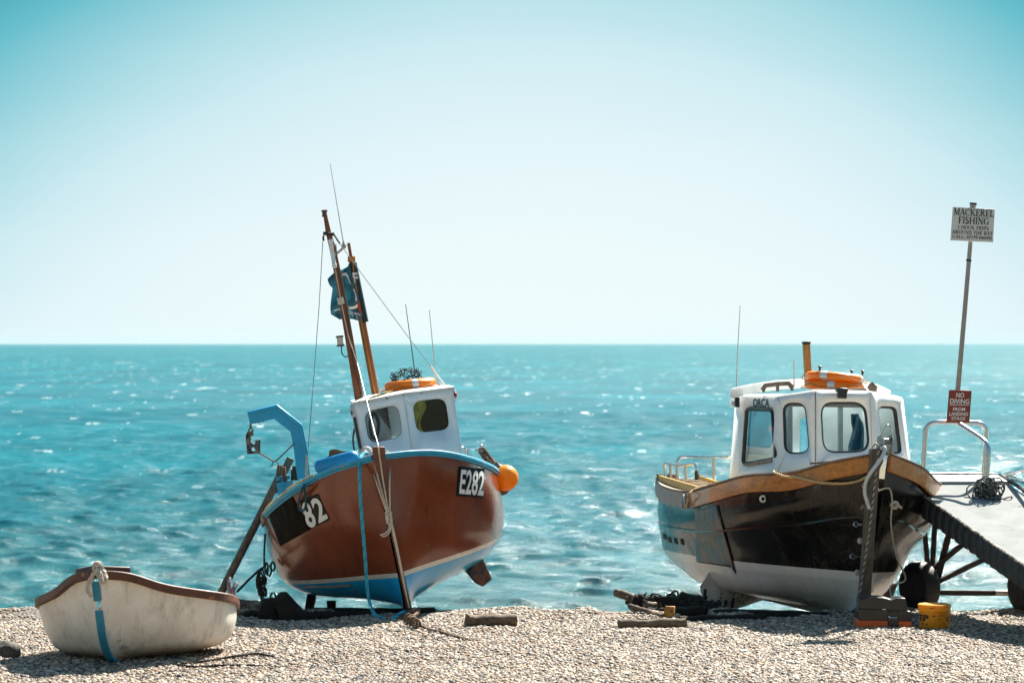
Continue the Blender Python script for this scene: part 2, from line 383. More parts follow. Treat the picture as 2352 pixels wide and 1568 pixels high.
nzw = wn('ShaderNodeTexNoise'); mpw = wn('ShaderNodeMapping'); mpw.inputs['Scale'].default_value = (1, 1, 5); wt.links.new(tcw.outputs['Generated'], mpw.inputs[0]); wt.links.new(mpw.outputs[0], nzw.inputs['Vector']); nzw.inputs['Scale'].default_value = 7
bk = wm('MULTIPLY', wm('MINIMUM', wm('MAXIMUM', wm('SUBTRACT', .55, sep.outputs[1]), 0.0), 1.0), .045)
val = wm('ADD', wm('ADD', wm('ADD', wm('ABSOLUTE', sep.outputs[2]), bk), wm('MINIMUM', x2, .07)), wm('MULTIPLY', wm('SUBTRACT', nzw.outputs['Fac'], .5), .012))
rp = wn('ShaderNodeValToRGB'); wt.links.new(wm('MULTIPLY', val, 3.5), rp.inputs[0])
def s2l(c): return tuple(((x/255+.055)/1.055)**2.4 if x > 10 else x/255/12.92 for x in c)
stops = [(0, (240, 252, 254)), (.03, (237, 250, 252)), (.06, (228, 245, 250)), (.09, (208, 236, 243)), (.12, (166, 217, 227)), (.15, (106, 192, 206)), (.18, (52, 157, 174)), (.25, (24, 122, 140))]
el = rp.color_ramp.elements
while len(el) < len(stops): el.new(.5)
for e, (p, c) in zip(el, stops): e.position = p*4; e.color = (*[q*2**(-EXPO) for q in s2l(c)], 1)
gr = wn('ShaderNodeMix', data_type='RGBA', blend_type='MULTIPLY'); gr.inputs[0].default_value = 1
wt.links.new(sky.outputs[0], gr.inputs[6]); gr.inputs[7].default_value = (NISH*.72, NISH, NISH*.95, 1)
mr = wn('ShaderNodeMapRange', interpolation_type='SMOOTHSTEP'); mr.inputs['From Min'].default_value = .15; mr.inputs['From Max'].default_value = .45
wt.links.new(sep.outputs[2], mr.inputs[0])
mxw = wn('ShaderNodeMix', data_type='RGBA'); wt.links.new(mr.outputs[0], mxw.inputs[0]); wt.links.new(rp.outputs[0], mxw.inputs[6]); wt.links.new(gr.outputs[2], mxw.inputs[7])
gn = wn('ShaderNodeMix', data_type='RGBA', blend_type='MULTIPLY'); gn.inputs[0].default_value = 1; wt.links.new(mxw.outputs[2], gn.inputs[6]); gn.inputs[7].default_value = (10, 10, 10, 1)
wt.links.new(gn.outputs[2], bg.inputs[0]); bg.inputs[1].default_value = .1
sl = bpy.data.lights.new('sun', 'SUN'); sl.energy = 4.8; sl.angle = R(.53); sl.color = (1, .93, .82)
so = bpy.data.objects.new('sun', sl); COL.objects.link(so); so.location = (10, 20, 30)
sd = V((math.cos(R(SUN_EL))*math.sin(R(SUN_AZ)), math.cos(R(SUN_EL))*math.cos(R(SUN_AZ)), math.sin(R(SUN_EL))))
so.rotation_euler = sd.to_track_quat('Z', 'Y').to_euler()

# ------------------------------------------------------------------ beach
def grid_mesh(name, xs, ys, zf):
    nx, ny = len(xs), len(ys); vs = [(x, y, zf(x, y)) for y in ys for x in xs]
    fs = [(j*nx+i, j*nx+i+1, (j+1)*nx+i+1, (j+1)*nx+i) for j in range(ny-1) for i in range(nx-1)]
    me = bpy.data.meshes.new(name); me.from_pydata(vs, [], fs); me.polygons.foreach_set('use_smooth', [True]*len(fs)); me.update(); return me
def beachmat():
    t = NT('shingle'); vec = t.obj
    vo = t.n('ShaderNodeTexVoronoi'); t.l(vec, vo.inputs['Vector']); vo.inputs['Scale'].default_value = 26
    c = t.ramp(t.math('MULTIPLY', vo.outputs['Color'], 1.0), [(0, (.30, .24, .18)), (.35, (.40, .33, .26)), (.55, (.22, .21, .20)), (.75, (.45, .39, .31)), (1, (.16, .15, .15))])
    n = t.noise(vec, 1.3, 5); c = t.mix(t.ramp(n, [(.35, .0), (.75, .35)]), c, (.2, .15, .1))
    c = t.mix(.75, c, (.045, .038, .032))  # shade for the gaps between pebbles, put into the ground colour
    b = t.bump(vo.outputs['Distance'], 1.0, .03); b.invert = True
    return t.done(c, .8)
xs = [i*.32-40 for i in range(251)]; ys = [-42+i*2.0 for i in range(22)]+[2+i*.35 for i in range(66)]+[25.2+i*.09 for i in range(120)]+[36+i*.6 for i in range(26)]
bme = grid_mesh('beach', xs, ys, gz); bme.materials.append(beachmat())
beach = bpy.data.objects.new('beach', bme); COL.objects.link(beach); tag(beach, 'tan and grey shingle beach sloping to the sea', 'beach', kind='structure')

hv = lambda x, y: -.5+max(0, (-38-y))*.55*(1-.5*math.exp(min(0, (y+38)/14.)))+.6*nz(x*.06, y*.06)+.25*nz(x*.3, y*.3, 2)
hm = grid_mesh('unseen_hill', [i*6-180 for i in range(61)], [-110+i*3. for i in range(25)], hv); tq = NT('unseen_hill_scrub'); nq = tq.noise(tq.obj, .25, 8, .7)
hm.materials.append(tq.done(tq.mix(tq.ramp(nq, [(.4, 0.), (.6, 1.)]), (.04, .06, .03), (.13, .1, .07)), .95))
hl = bpy.data.objects.new('unseen_hill', hm); COL.objects.link(hl); hl['kind'] = 'structure'  # unseen land behind the camera, added to darken what the hulls reflect
def pebblemat():
    t = NT('pebble_stone')
    at_ = t.n('ShaderNodeAttribute', attribute_type='INSTANCER'); at_.attribute_name = 'tone'
    c = t.ramp(at_.outputs['Fac'], [(0, (.015, .018, .022)), (.2, (.06, .062, .068)), (.3, (.20, .15, .11)), (.46, (.42, .305, .21)), (.62, (.55, .44, .325)), (.74, (.33, .16, .065)), (.83, (.10, .10, .11)), (.92, (.64, .57, .48)), (1, (.38, .25, .15))])
    n = t.noise(t.obj, 3, 4); c = t.mix(t.ramp(n, [(.35, 0.), (.7, .35)]), c, (.25, .2, .16))
    return t.done(c, .62, spec=.4)
def pebbles():
    xs = []; vs = []; fs = []
    ny, nx = 70, 70
    for j in range(ny):
        y = 21.3+j*(33.2-21.3)/(ny-1)
        for i in range(nx):
            x = (i/(nx-1)-.5)*2*(.182*y+2.6); vs.append((x, y, gz(x, y)+.004))
    fs = [(j*nx+i, j*nx+i+1, (j+1)*nx+i+1, (j+1)*nx+i) for j in range(ny-1) for i in range(nx-1)]
    me = bpy.data.meshes.new('pebbles'); me.from_pydata(vs, [], fs); me.update()
    pm = pebblemat(); me.materials.append(pm)
    o = bpy.data.objects.new('pebbles', me); COL.objects.link(o)
    tag(o, 'loose rounded tan, cream and grey pebbles covering the beach', 'pebbles', kind='stuff')
    g = bpy.data.node_groups.new('scatter', 'GeometryNodeTree')
    g.interface.new_socket('Geometry', in_out='INPUT', socket_type='NodeSocketGeometry'); g.interface.new_socket('Geometry', in_out='OUTPUT', socket_type='NodeSocketGeometry')
    N = g.nodes.new; L = g.links.new
    gi, go = N('NodeGroupInput'), N('NodeGroupOutput')
    join = N('GeometryNodeJoinGeometry')
    for k, (dens, lo, hi, zoff) in enumerate(((2900, .0062, .0125, 0), (350, .012, .021, .005), (900, .004, .007, .004), (35, .019, .03, .004))):
        d = N('GeometryNodeDistributePointsOnFaces'); d.inputs['Density'].default_value = dens; d.inputs['Seed'].default_value = k*11+3
        L(gi.outputs[0], d.inputs['Mesh'])
        ico = N('GeometryNodeMeshIcoSphere'); ico.inputs['Radius'].default_value = 1; ico.inputs['Subdivisions'].default_value = 3 if k == 1 else 2
        sm = N('GeometryNodeSetShadeSmooth'); L(ico.outputs[0], sm.inputs[0])
        st = N('GeometryNodeSetMaterial'); L(sm.outputs[0], st.inputs[0]); st.inputs['Material'].default_value = pm
        inst = N('GeometryNodeInstanceOnPoints'); L(d.outputs['Points'], inst.inputs['Points']); L(st.outputs[0], inst.inputs['Instance'])
        rv = N('FunctionNodeRandomValue'); rv.data_type = 'FLOAT_VECTOR'; rv.inputs[0].default_value = (-.35, -.35, 0); rv.inputs[1].default_value = (.35, .35, 6.28); rv.inputs['Seed'].default_value = 5+k
        L(rv.outputs[0], inst.inputs['Rotation'])
        rs = N('FunctionNodeRandomValue'); rs.data_type = 'FLOAT_VECTOR'; rs.inputs[0].default_value = (.95, .65, .42); rs.inputs[1].default_value = (1.45, 1.05, .72); rs.inputs['Seed'].default_value = 15+k
        ru = N('FunctionNodeRandomValue'); ru.data_type = 'FLOAT'; ru.inputs[2].default_value = lo; ru.inputs[3].default_value = hi; ru.inputs['Seed'].default_value = 25+k
        vm = N('ShaderNodeVectorMath'); vm.operation = 'SCALE'; L(rs.outputs[0], vm.inputs[0]); L(ru.outputs[1], vm.inputs['Scale']); L(vm.outputs[0], inst.inputs['Scale'])
        sa = N('GeometryNodeStoreNamedAttribute'); sa.data_type = 'FLOAT'; sa.domain = 'INSTANCE'; sa.inputs['Name'].default_value = 'tone'
        rt = N('FunctionNodeRandomValue'); rt.data_type = 'FLOAT'; rt.inputs[2].default_value = 0; rt.inputs[3].default_value = 1; rt.inputs['Seed'].default_value = 35+k
        L(inst.outputs[0], sa.inputs['Geometry']); L(rt.outputs[1], sa.inputs['Value'])
        tr = N('GeometryNodeTransform'); tr.inputs['Translation'].default_value = (0, 0, zoff); L(sa.outputs[0], tr.inputs['Geometry'])
        L(tr.outputs[0], join.inputs[0])
    L(join.outputs[0], go.inputs[0])
    md = o.modifiers.new('scatter', 'NODES'); md.node_group = g
pebbles()
# ------------------------------------------------------------------ sea
SEA = -2.0
def sea():
    rng = np.random.default_rng(4)
    h = H-SEA
    inv = np.linspace(1/41.0, 1/9500.0, 1000); ys = 1/inv
    nx = 1000; u = np.linspace(-.30, .30, nx); u = np.sign(u)*(np.abs(u)/.30)**1.15*.30
    Y = np.repeat(ys[:, None], nx, 1); X = Y*u[None, :]
    res = np.repeat(np.gradient(ys)[:, None], nx, 1)
    Z = np.zeros_like(Y); DX = np.zeros_like(Y); DY = np.zeros_like(Y); SL = np.zeros_like(Y)
    main = R(250)          # waves run towards the shore
    for k in range(120):
        lam = .5*(4.2/.5)**rng.random()
        th = main+rng.normal(0, .48); kx, ky = math.cos(th)*2*math.pi/lam, math.sin(th)*2*math.pi/lam
        a = (.023 if lam > 1.8 else .046)*lam/(2*math.pi)*rng.uniform(.5, 1.4)
        fade = np.clip(lam/(res*2.2)-.5, 0, 1)
        grp = .75+.6*np.sin(X*rng.uniform(.02, .25)+Y*rng.uniform(-.12, .12)+rng.uniform(0, 6.28))
        ph = kx*X+ky*Y+rng.uniform(0, 6.28)
        A = a*fade*grp
        c, s = np.cos(ph), np.sin(ph)
        Z += A*c; q = .8
        DX -= q*A*math.cos(th)*s; DY -= q*A*math.sin(th)*s
        SL += A*(2*math.pi/lam)*c
    # one low swell about to break near the shore
    cr = 61+1.2*np.sin(X*.35)+.8*np.sin(X*.9+1)
    sw = np.exp(-((Y-cr)/1.5)**2)*.2*(1/(1+np.exp(np.clip((X+3.6)*1.2, -50, 50)))); Z += sw
    brk = np.clip(sw*6-1.1, 0, 1)*np.clip(.2+.5*np.sin(X*2.3)+.4*np.sin(X*4.7+1)+.3*np.sin(X*7.9+Y), 0, 1)
    X2, Y2 = X+DX, Y+DY
    Z = Z*np.clip((Y-42)/10, .35, 1)
    foam = np.clip((SL-.8)*4, 0, 1)*.8+.6*brk
    co_ = np.stack([X2, Y2, Z+SEA], -1).astype(np.float32)
    ny = len(ys)
    me = bpy.data.meshes.new('sea'); me.vertices.add(nx*ny); me.vertices.foreach_set('co', co_.ravel())
    idx = np.arange(nx*ny).reshape(ny, nx); q = np.stack([idx[:-1, :-1], idx[:-1, 1:], idx[1:, 1:], idx[1:, :-1]], -1).reshape(-1, 4)
    nf = len(q); me.loops.add(nf*4); me.loops.foreach_set('vertex_index', q.ravel().astype(np.int32))
    me.polygons.add(nf); me.polygons.foreach_set('loop_start', np.arange(0, nf*4, 4, dtype=np.int32))
    me.polygons.foreach_set('use_smooth', np.ones(nf, bool)); me.update(calc_edges=True)
    at_ = me.attributes.new('foam', 'FLOAT', 'POINT'); at_.data.foreach_set('value', foam.ravel().astype(np.float32))
    t = NT('sea_water')
    geo = t.n('ShaderNodeNewGeometry'); vec = geo.outputs['Position']
    n1 = t.noise(t.map(vec, (.8, 1.1, 0)), 2.0, 9, .68); n2 = t.noise(t.map(vec, (.55, 1, 0)), .28, 5, .6); n3 = t.noise(t.map(vec, (.012, .03, 0)), 1, 4, .6)
    col = t.mix(t.ramp(n3, [(.3, 0.), (.7, 1.)]), (.001, .085, .112), (.005, .14, .17))
    sy = t.n('ShaderNodeSeparateXYZ'); t.l(vec, sy.inputs[0])
    sh = t.ramp(t.math('MULTIPLY', t.math('SUBTRACT', sy.outputs[1], 45.0), 1/30.0), [(0, 1.), (1, 0.)])
    col = t.mix(sh, col, (.022, .105, .115))
    gust = t.noise(t.map(vec, (.07, .022, 0)), 1.0, 10, .72); g2 = t.ramp(gust, [(.36, .72), (.5, 1.0), (.64, 1.35)])
    col = t.mix(1.0, col, g2, 'MULTIPLY')
    fo = t.n('ShaderNodeAttribute'); fo.attribute_name = 'foam'
    fn = t.noise(t.map(vec, (1, 1.5, 0)), 2.3, 6, .7); 
    fm = t.math('MULTIPLY', fo.outputs['Fac'], t.ramp(fn, [(.42, 0.), (.6, 1.)]))
    fr_ = t.math('MINIMUM', t.math('MULTIPLY', t.math('MAXIMUM', t.math('SUBTRACT', sy.outputs[1], 90.0), 0.0), 1/500.0), 1.0)
    far = t.noise(t.map(vec, (.5, .16, 0)), 1.0, 4, .65)
    fd = t.math('MINIMUM', t.math('MULTIPLY', t.math('MAXIMUM', t.math('SUBTRACT', sy.outputs[1], 70.0), 0.0), 1/200.0), 1.0)
    fm = t.math('MAXIMUM', fm, t.math('MULTIPLY', t.ramp(far, [(.635, 0.), (.68, 1.)]), fd))
    far2 = t.noise(t.map(vec, (.13, .028, 0)), 1.0, 5, .7)
    fm = t.math('MAXIMUM', fm, t.math('MULTIPLY', t.ramp(far2, [(.64, 0.), (.68, .8)]), fr_))
    col = t.mix(fm, col, (.82, .88, .88))  # white flecks: foam, plus sun glints painted into the water colour
    b1 = t.n('ShaderNodeBump'); b1.inputs['Strength'].default_value = 1; b1.inputs['Distance'].default_value = .095; t.l(n1, b1.inputs['Height'])
    b2 = t.n('ShaderNodeBump'); b2.inputs['Strength'].default_value = 1; b2.inputs['Distance'].default_value = .14; t.l(n2, b2.inputs['Height']); t.l(b1.outputs[0], b2.inputs['Normal'])
    t.l(b2.outputs[0], t.b.inputs['Normal']); t.b.inputs['IOR'].default_value = 1.33
    rg = t.mix(fm, t.mix(fr_, (.15,)*3, (.5,)*3), (.7,)*3)
    m = t.done(col, rg, spec=.3); t.l(t.mix(fr_, (.27,)*3, (.1,)*3), t.b.inputs['Specular IOR Level']); me.materials.append(m)
    o = bpy.data.objects.new('sea', me); COL.objects.link(o); tag(o, 'choppy turquoise sea with small whitecaps and sun glints', 'sea', kind='structure')
    bm = MB(); bm.add([(-9000, 30, SEA-3.5), (9000, 30, SEA-3.5), (9000, 12000, SEA-3.5), (-9000, 12000, SEA-3.5)], [(0, 1, 2, 3)])
    s2 = bm.build('seabed', mat('seabed_sand', (.05, .17, .18), .9)); s2['kind'] = 'structure'
sea()
if HAZE:
    hb = MB(); hb.box((0, 4000, 4.0), (16000, 16200, 22))
    t = NT('sea_haze'); t.t.nodes.remove(t.b)
    pv = t.n('ShaderNodeVolumePrincipled'); pv.inputs['Color'].default_value = (.5, .78, .83, 1); pv.inputs['Density'].default_value = HAZE; pv.inputs['Anisotropy'].default_value = 0
    t.l(pv.outputs[0], t.out.inputs['Volume'])
    ho = hb.build('haze', t.m, smooth=False); tag(ho, 'thin pale sea haze hanging over the water towards the horizon', 'haze', kind='stuff')
# ------------------------------------------------------------------ hulls
class Hull:
    def __init__(s, stations, nt=26, ns=8):
        # station: list of (x, y, z) keel -> sheer on the port (+x) side
        secs = [crom(st, max(2, nt//(len(st)-1))) for st in stations]
        m = len(secs[0]); rows = [crom([sec[j] for sec in secs], ns) for j in range(m)]
        s.g = [[rows[j][i] for j in range(m)] for i in range(len(rows[0]))]   # [station][t]
        for st in s.g:
            for p in st: p.x = max(p.x, .015)
    def mirror(s, p): return V((-p.x, p.y, p.z))
    def sheer(s, side): return [V((side*st[-1].x, st[-1].y, st[-1].z)) for st in s.g]
    def mb(s):
        m = MB(); rings = []
        for st in s.g: rings.append([s.mirror(p) for p in reversed(st)]+list(st))
        m.loft(rings, closed=False, caps=False)
        last = rings[-1]; n = len(last)
        m.add(last, [tuple(range(n))])
        return m
    def bvh(s):
        m = s.mb(); return BVHTree.FromPolygons([tuple(p) for p in m.v], m.f)
    def at_y(s, y, side=1, t=-1):
        for a, b in zip(s.g, s.g[1:]):
            if a[t].y <= y <= b[t].y:
                k = (y-a[t].y)/max(1e-9, b[t].y-a[t].y); p = a[t].lerp(b[t], k); return V((side*p.x, p.y, p.z))
        p = s.g[-1][t]; return V((side*p.x, p.y, p.z))
    def deckmb(s, drop, inset, y0=.25):
        m = MB(); A = []; B = []
        for st in s.g:
            p = st[-1]
            if p.y < y0: continue
            x = max(.01, p.x-inset)
            A.append([V((-x, p.y, p.z-.005)), V((-x, p.y, p.z-drop)), V((0, p.y, p.z-drop+.015)), V((x, p.y, p.z-drop)), V((x, p.y, p.z-.005))])
        m.loft(A, closed=False, caps=False); return m
    def band(s, side, z0, z1, out, inn, y0=-9, y1=99, grow=None):
        sh = [p for p in s.sheer(side) if y0 <= p.y <= y1]; rings = []
        for i, p in enumerate(sh):
            a = sh[max(0, i-1)]; b = sh[min(len(sh)-1, i+1)]; t = (b-a); t.z = 0; t.normalize()
            n = V((t.y, -t.x, 0))*side
            rings.append([p+n*out+V((0, 0, z0)), p+n*out+V((0, 0, z1)), p-n*inn+V((0, 0, z1)), p-n*inn+V((0, 0, z0))])
        return MB().loft(rings)
class Skin:                                   # lay flat things onto a hull
    def __init__(s, M, hull): s.M = M; s.Mi = M.inverted(); s.b = hull.bvh(); s.o = s.Mi @ CAM
    def hit(s, px, py, off):
        c = s.M @ V((0, 1.5, .75)); cx, cy = CX+c.x*F/c.y, HY+(H-c.z)*F/c.y
        for k in range(40):
            t = k*.012; d = ((s.Mi @ P(px+(cx-px)*t, py+(cy-py)*t, 1.0))-s.o).normalized()
            loc, n, i, dist = s.b.ray_cast(s.o, d)
            if loc is not None: break
        if loc is None: return None
        if n.dot(d) > 0: n = -n
        return loc+n*off
    def quad(s, q, u, v, off):
        (tl, tr, br, bl) = q
        x = (tl[0]*(1-u)+tr[0]*u)*v+(bl[0]*(1-u)+br[0]*u)*(1-v); y = (tl[1]*(1-u)+tr[1]*u)*v+(bl[1]*(1-u)+br[1]*u)*(1-v)
        return s.hit(x, y, off)
    def patch(s, q, off=.008, nu=14, nv=14):
        m = MB(); vs = []
        for j in range(nv+1):
            for i in range(nu+1):
                p = s.quad(q, i/nu, j/nv, off)
                if p is None: p = vs[-1] if vs else V((0, 0, 0))
                vs.append(p)
        return m.add(vs, [(j*(nu+1)+i, j*(nu+1)+i+1, (j+1)*(nu+1)+i+1, (j+1)*(nu+1)+i) for j in range(nv) for i in range(nu)])
    def text(s, q, t2, off=.016):
        vs, fs = t2; out = [s.quad(q, u, v, off) for u, v in vs]
        fs = [f for f in fs if all(out[i] is not None for i in f)]
        return MB().add([p or V((0, 0, 0)) for p in out], fs)
def rrect(q, rad=.25, n=6):                   # rounded quad ring in sheet coordinates, q = TL,TR,BR,BL
    c = [V((a[0], a[1])) for a in q]; out = []
    for i in range(4):
        p = c[i]; a = c[i-1]; b = c[(i+1) % 4]
        L = min((a-p).length, (b-p).length)*rad
        s = p+(a-p).normalized()*L; e = p+(b-p).normalized()*L
        for k in range(n+1):
            t = k/n; out.append(s*(1-t)**2+p*2*t*(1-t)+e*t*t)
    return out
def on_plane(M, ring, c3):
    n = (c3[1]-c3[0]).cross(c3[3]-c3[0]).normalized()
    return [ray_plane(M, p[0], p[1], c3[0], n) for p in ring], n
def holed(c3, ring3, n):                      # flat quad c3 (TL,TR,BR,BL) with one hole, optionally several rings along its width
    m = MB(); o = sum(ring3, V())/len(ring3); ux = (c3[1]-c3[0]).normalized(); uy = n.cross(ux)
    def ang(p): d = p-o; return math.atan2(d.dot(uy), d.dot(ux))
    def radial(a):
        d = ux*math.cos(a)+uy*math.sin(a); best = None
        for i in range(4):
            p, q = c3[i], c3[(i+1) % 4]; e = q-p; w = p-o
            P2 = (w.dot(ux), w.dot(uy)); E = (e.dot(ux), e.dot(uy)); D = (math.cos(a), math.sin(a))
            den = D[0]*E[1]-D[1]*E[0]
            if abs(den) < 1e-9: continue
            t = (P2[0]*E[1]-P2[1]*E[0])/den; s = (P2[0]*D[1]-P2[1]*D[0])/den
            if t > 0 and -1e-6 <= s <= 1+1e-6 and (best is None or t < best[0]): best = (t, p+e*s)
        return best[1] if best else None
    pts = [(ang(p), p, None) for p in ring3]
    def hole_at(a):
        for i in range(len(ring3)):
            p, q = ring3[i], ring3[(i+1) % len(ring3)]; a0, a1 = ang(p), ang(q)
            d = (a1-a0+math.pi) % (2*math.pi)-math.pi; e = (a-a0+math.pi) % (2*math.pi)-math.pi
            if abs(d) > 1e-9 and 0 <= e/d <= 1: return p.lerp(q, e/d)
        return ring3[0]
    for c in c3: a = ang(c); pts.append((a, hole_at(a), c))
    pts.sort(key=lambda t: t[0]); inn = [p[1] for p in pts]; out = [p[2] or radial(p[0]) for p in pts]
    k = len(pts)
    return m.add(inn+out, [(i, (i+1) % k, k+(i+1) % k, k+i) for i in range(k)])
def merge(a, b):
    k = len(a.v); a.v += b.v; a.f += [[i+k for i in f] for f in b.f]; a.mi += [a.cur]*len(b.f); return a
def lashed(name, label, cat, pts, r, m, n=8, group=None, laid=True, seg=8):
    b = MB(); pp = crom(pts, seg)
    if laid: b.rope(pp, r)
    else: b.tube(pp, r, 6)
    return tag(b.build(name, m), label, cat, group)
def knot(mb, c, r, rr, seed=1, turns=4):
    rnd = random.Random(seed); pts = []
    for i in range(turns*6):
        a = i*1.05; pts.append(V(c)+V((r*math.cos(a)*rnd.uniform(.6, 1), r*.7*math.sin(a*1.3)*rnd.uniform(.5, 1), r*math.sin(a)*rnd.uniform(.6, 1.1))))
    mb.tube(crom(pts, 4), rr, 6)

# ================================================================== RED FISHING BOAT
RM = Matrix.Translation(V((-1.103, 29.9, .045))) @ Matrix.Rotation(R(4.3), 4, 'Z') @ Matrix.Rotation(R(-11), 4, 'Y')
def ST(y, pts, ys=None): return [V((x, (y if ys is None else ys[i]), z)) for i, (x, z) in enumerate(pts)]
rh = Hull([
 [V(p) for p in ((.02, .15, .0), (.02, .09, .15), (.02, .06, .35), (.025, .03, .6), (.03, 0, .95), (.03, -.03, 1.35), (.035, -.06, 1.68))],
 ST(.22, [(.02, .0), (.07, .17), (.14, .37), (.22, .62), (.31, .95), (.38, 1.3), (.43, 1.63)], [.3, .28, .26, .24, .22, .2, .18]),
 ST(.5, [(.02, .0), (.14, .16), (.29, .36), (.43, .61), (.56, .94), (.66, 1.22), (.73, 1.545)]),
 ST(1.0, [(.02, 0), (.28, .1), (.56, .26), (.77, .5), (.92, .86), (1.01, 1.08), (1.06, 1.38)]),
 ST(1.8, [(.02, 0), (.42, .08), (.86, .19), (1.13, .4), (1.25, .72), (1.29, .95), (1.29, 1.205)]),
 ST(2.8, [(.02, 0), (.5, .07), (1.0, .17), (1.27, .37), (1.36, .66), (1.37, .84), (1.355, 1.075)]),
 ST(4.2, [(.02, .02), (.5, .1), (.95, .22), (1.18, .43), (1.27, .7), (1.28, .86), (1.26, 1.06)]),
 ST(5.4, [(.02, .1), (.4, .2), (.75, .33), (.95, .5), (1.03, .76), (1.05, .96), (1.05, 1.16)])])
red = empty('fishing_boat', RM, 'brown and blue fishing boat with tall mast and blue davit, leaning over on the shingle', 'fishing boat')
def redhull():
    t = NT('brown_hull_paint'); sp = t.n('ShaderNodeSeparateXYZ'); t.l(t.obj, sp.inputs[0]); z = sp.outputs[2]
    w = t.noise(t.map(t.obj, (3, .8, 14)), 2.2, 8, .7); w2 = t.noise(t.obj, 9, 8, .7); big = t.noise(t.obj, 1.6, 5, .6)
    br = t.mix(t.ramp(big, [(.3, 0.), (.7, 1.)]), (.15, .033, .014), (.25, .062, .021))
    br = t.mix(t.ramp(w, [(.66, 0.), (.74, .3)]), br, (.28, .09, .03))
    br = t.mix(t.ramp(w2, [(.72, 0.), (.76, .5)]), br, (.34, .22, .15))
    run = t.noise(t.map(t.obj, (9, 9, .5)), 1.6, 6, .7); scr = t.noise(t.map(t.obj, (1.2, 1.2, 22), rot=(.25, 0, 0)), 2.5, 4, .6)
    br = t.mix(t.ramp(run, [(.56, 0.), (.7, .55)]), br, (.06, .014, .008)); br = t.mix(t.ramp(scr, [(.7, 0.), (.73, .6)]), br, (.36, .16, .09))
    bl = t.mix(t.ramp(big, [(.3, 0.), (.7, 1.)]), (.004, .31, .66), (.008, .44, .84))
    lowz = t.ramp(z, [(.0, 1.), (.4, .0)])
    bl = t.mix(t.math('MULTIPLY', lowz, t.ramp(t.noise(t.map(t.obj, (1, 1, 2)), 4.5, 9, .75), [(.56, 0.), (.62, 1.)])), bl, (.13, .1, .085))
    wh = t.mix(t.ramp(w2, [(.55, 0.), (.7, 1.)]), (.72, .69, .62), (.4, .35, .28))
    zz = t.math('ADD', z, t.math('MULTIPLY', t.math('SUBTRACT', w2, .5), .006))
    c = t.mix(t.math('GREATER_THAN', zz, .375), bl, wh); c = t.mix(t.math('GREATER_THAN', zz, .425), c, br)
    t.bump(t.math('ADD', t.noise(t.obj, 3.5, 3, .5), t.math('MULTIPLY', t.noise(t.obj, 40, 4, .6), .12)), .35, .012)
    return t.done(c, t.ramp(w, [(.3, .1), (.7, .24)]), 0, .55, .0)
rhull = rh.mb().build('hull', redhull(), red, ang=50)
SK = Skin(RM, rh)
def rl(px, py, yl): return frame_local(RM, px, py, yl)
deck = rh.deckmb(.16, .05).build('deck', mat('grey_deck_paint', (.2, .24, .26), .7), red)
for sd_, nm in ((1, 'a'), (-1, 'b')):
    g = rh.band(sd_, -.026, .02, .035, .07, y1=3.0 if sd_ > 0 else 1.9).build('gunwale', BLUEWORN, red, bevel=.012)
    rh.band(sd_, -.046, -.028, .02, .0, y1=3.0 if sd_ > 0 else 1.9).build('rubbing_strake', BLUE, red)
    rh.band(sd_, -.07, .03, .03, .06, y0=3.0 if sd_ > 0 else 1.88).build('gunwale', TEAKGREY, red, bevel=.01)['label'] = 'bare weathered after gunwale'
# stem post and its steel band
sp = MB(); rings = []
for px0, px1, py, yl, dp in ((856, 884, 1026, -.16, .16), (857, 886, 1052, -.15, .16), (872, 895, 1110, -.115, .13), (888, 901, 1176, -.085, .1), (906, 918, 1262, -.05, .09), (918, 929, 1322, -.01, .09), (931, 944, 1385, .06, .1), (936, 947, 1408, .1, .12)):
    a = rl(px0, py, yl); b = rl(px1, py, yl); rings.append([a, b, b+V((0, dp, 0)), a+V((0, dp, 0))])
sp.loft(rings); stem = sp.build('stem_post', STEMBROWN, red, bevel=.01)
MB().tube([rl(897, 1185, -.095), rl(914, 1262, -.065), rl(926, 1322, -.02), rl(939, 1392, .05)], 1, sq=(.012, .01), up=(0, -1, 0)).build('stem_band', STEEL, stem)
# wheelhouse
yb = 1.72
WBL, WBR, WNB = rl(836, 1078, yb), rl(1066, 1072, yb), rl(950, 1078, yb-.1)
WTL, WTR, WNT = rl(814, 928, yb), rl(1040, 893, yb), rl(929, 906, yb-.1)
back = V((0, 1.15, 0))
wl, pl = holed([WTL, WNT, WNB, WBL], *on_plane(RM, rrect([(836, 946), (915, 928), (925, 1003), (848, 1018)], .3), [WTL, WNT, WNB, WBL])), None
ringL, nL = on_plane(RM, rrect([(836, 946), (915, 928), (925, 1003), (848, 1018)], .3), [WTL, WNT, WNB, WBL])
ringR, nR = on_plane(RM, rrect([(946, 922), (1022, 913), (1033, 986), (957, 994)], .3), [WNT, WTR, WBR, WNB])
wm_ = holed([WTL, WNT, WNB, WBL], ringL, nL); merge(wm_, holed([WNT, WTR, WBR, WNB], ringR, nR))
wm_.add([WTR, WTR+back, WBR+back, WBR], [(0, 1, 2, 3)])                                   # port side
sl_ = [WTL+V((0, .28, 0)), WTL+back, WBL+back, WBL+V((0, .28, 0))]
wm_.add([WTL, WTL+V((0, .28, 0)), WBL+V((0, .28, 0)), WBL], [(0, 1, 2, 3)]); wm_.add([WTL+V((0, .85, 0)), WTL+back, WBL+back, WBL+V((0, .85, 0))], [(0, 1, 2, 3)])
m1 = WTL.lerp(WTR, .35)+back; m2 = WBL.lerp(WBR, .35)+back; m3 = WTL.lerp(WTR, .85)+back; m4 = WBL.lerp(WBR, .85)+back
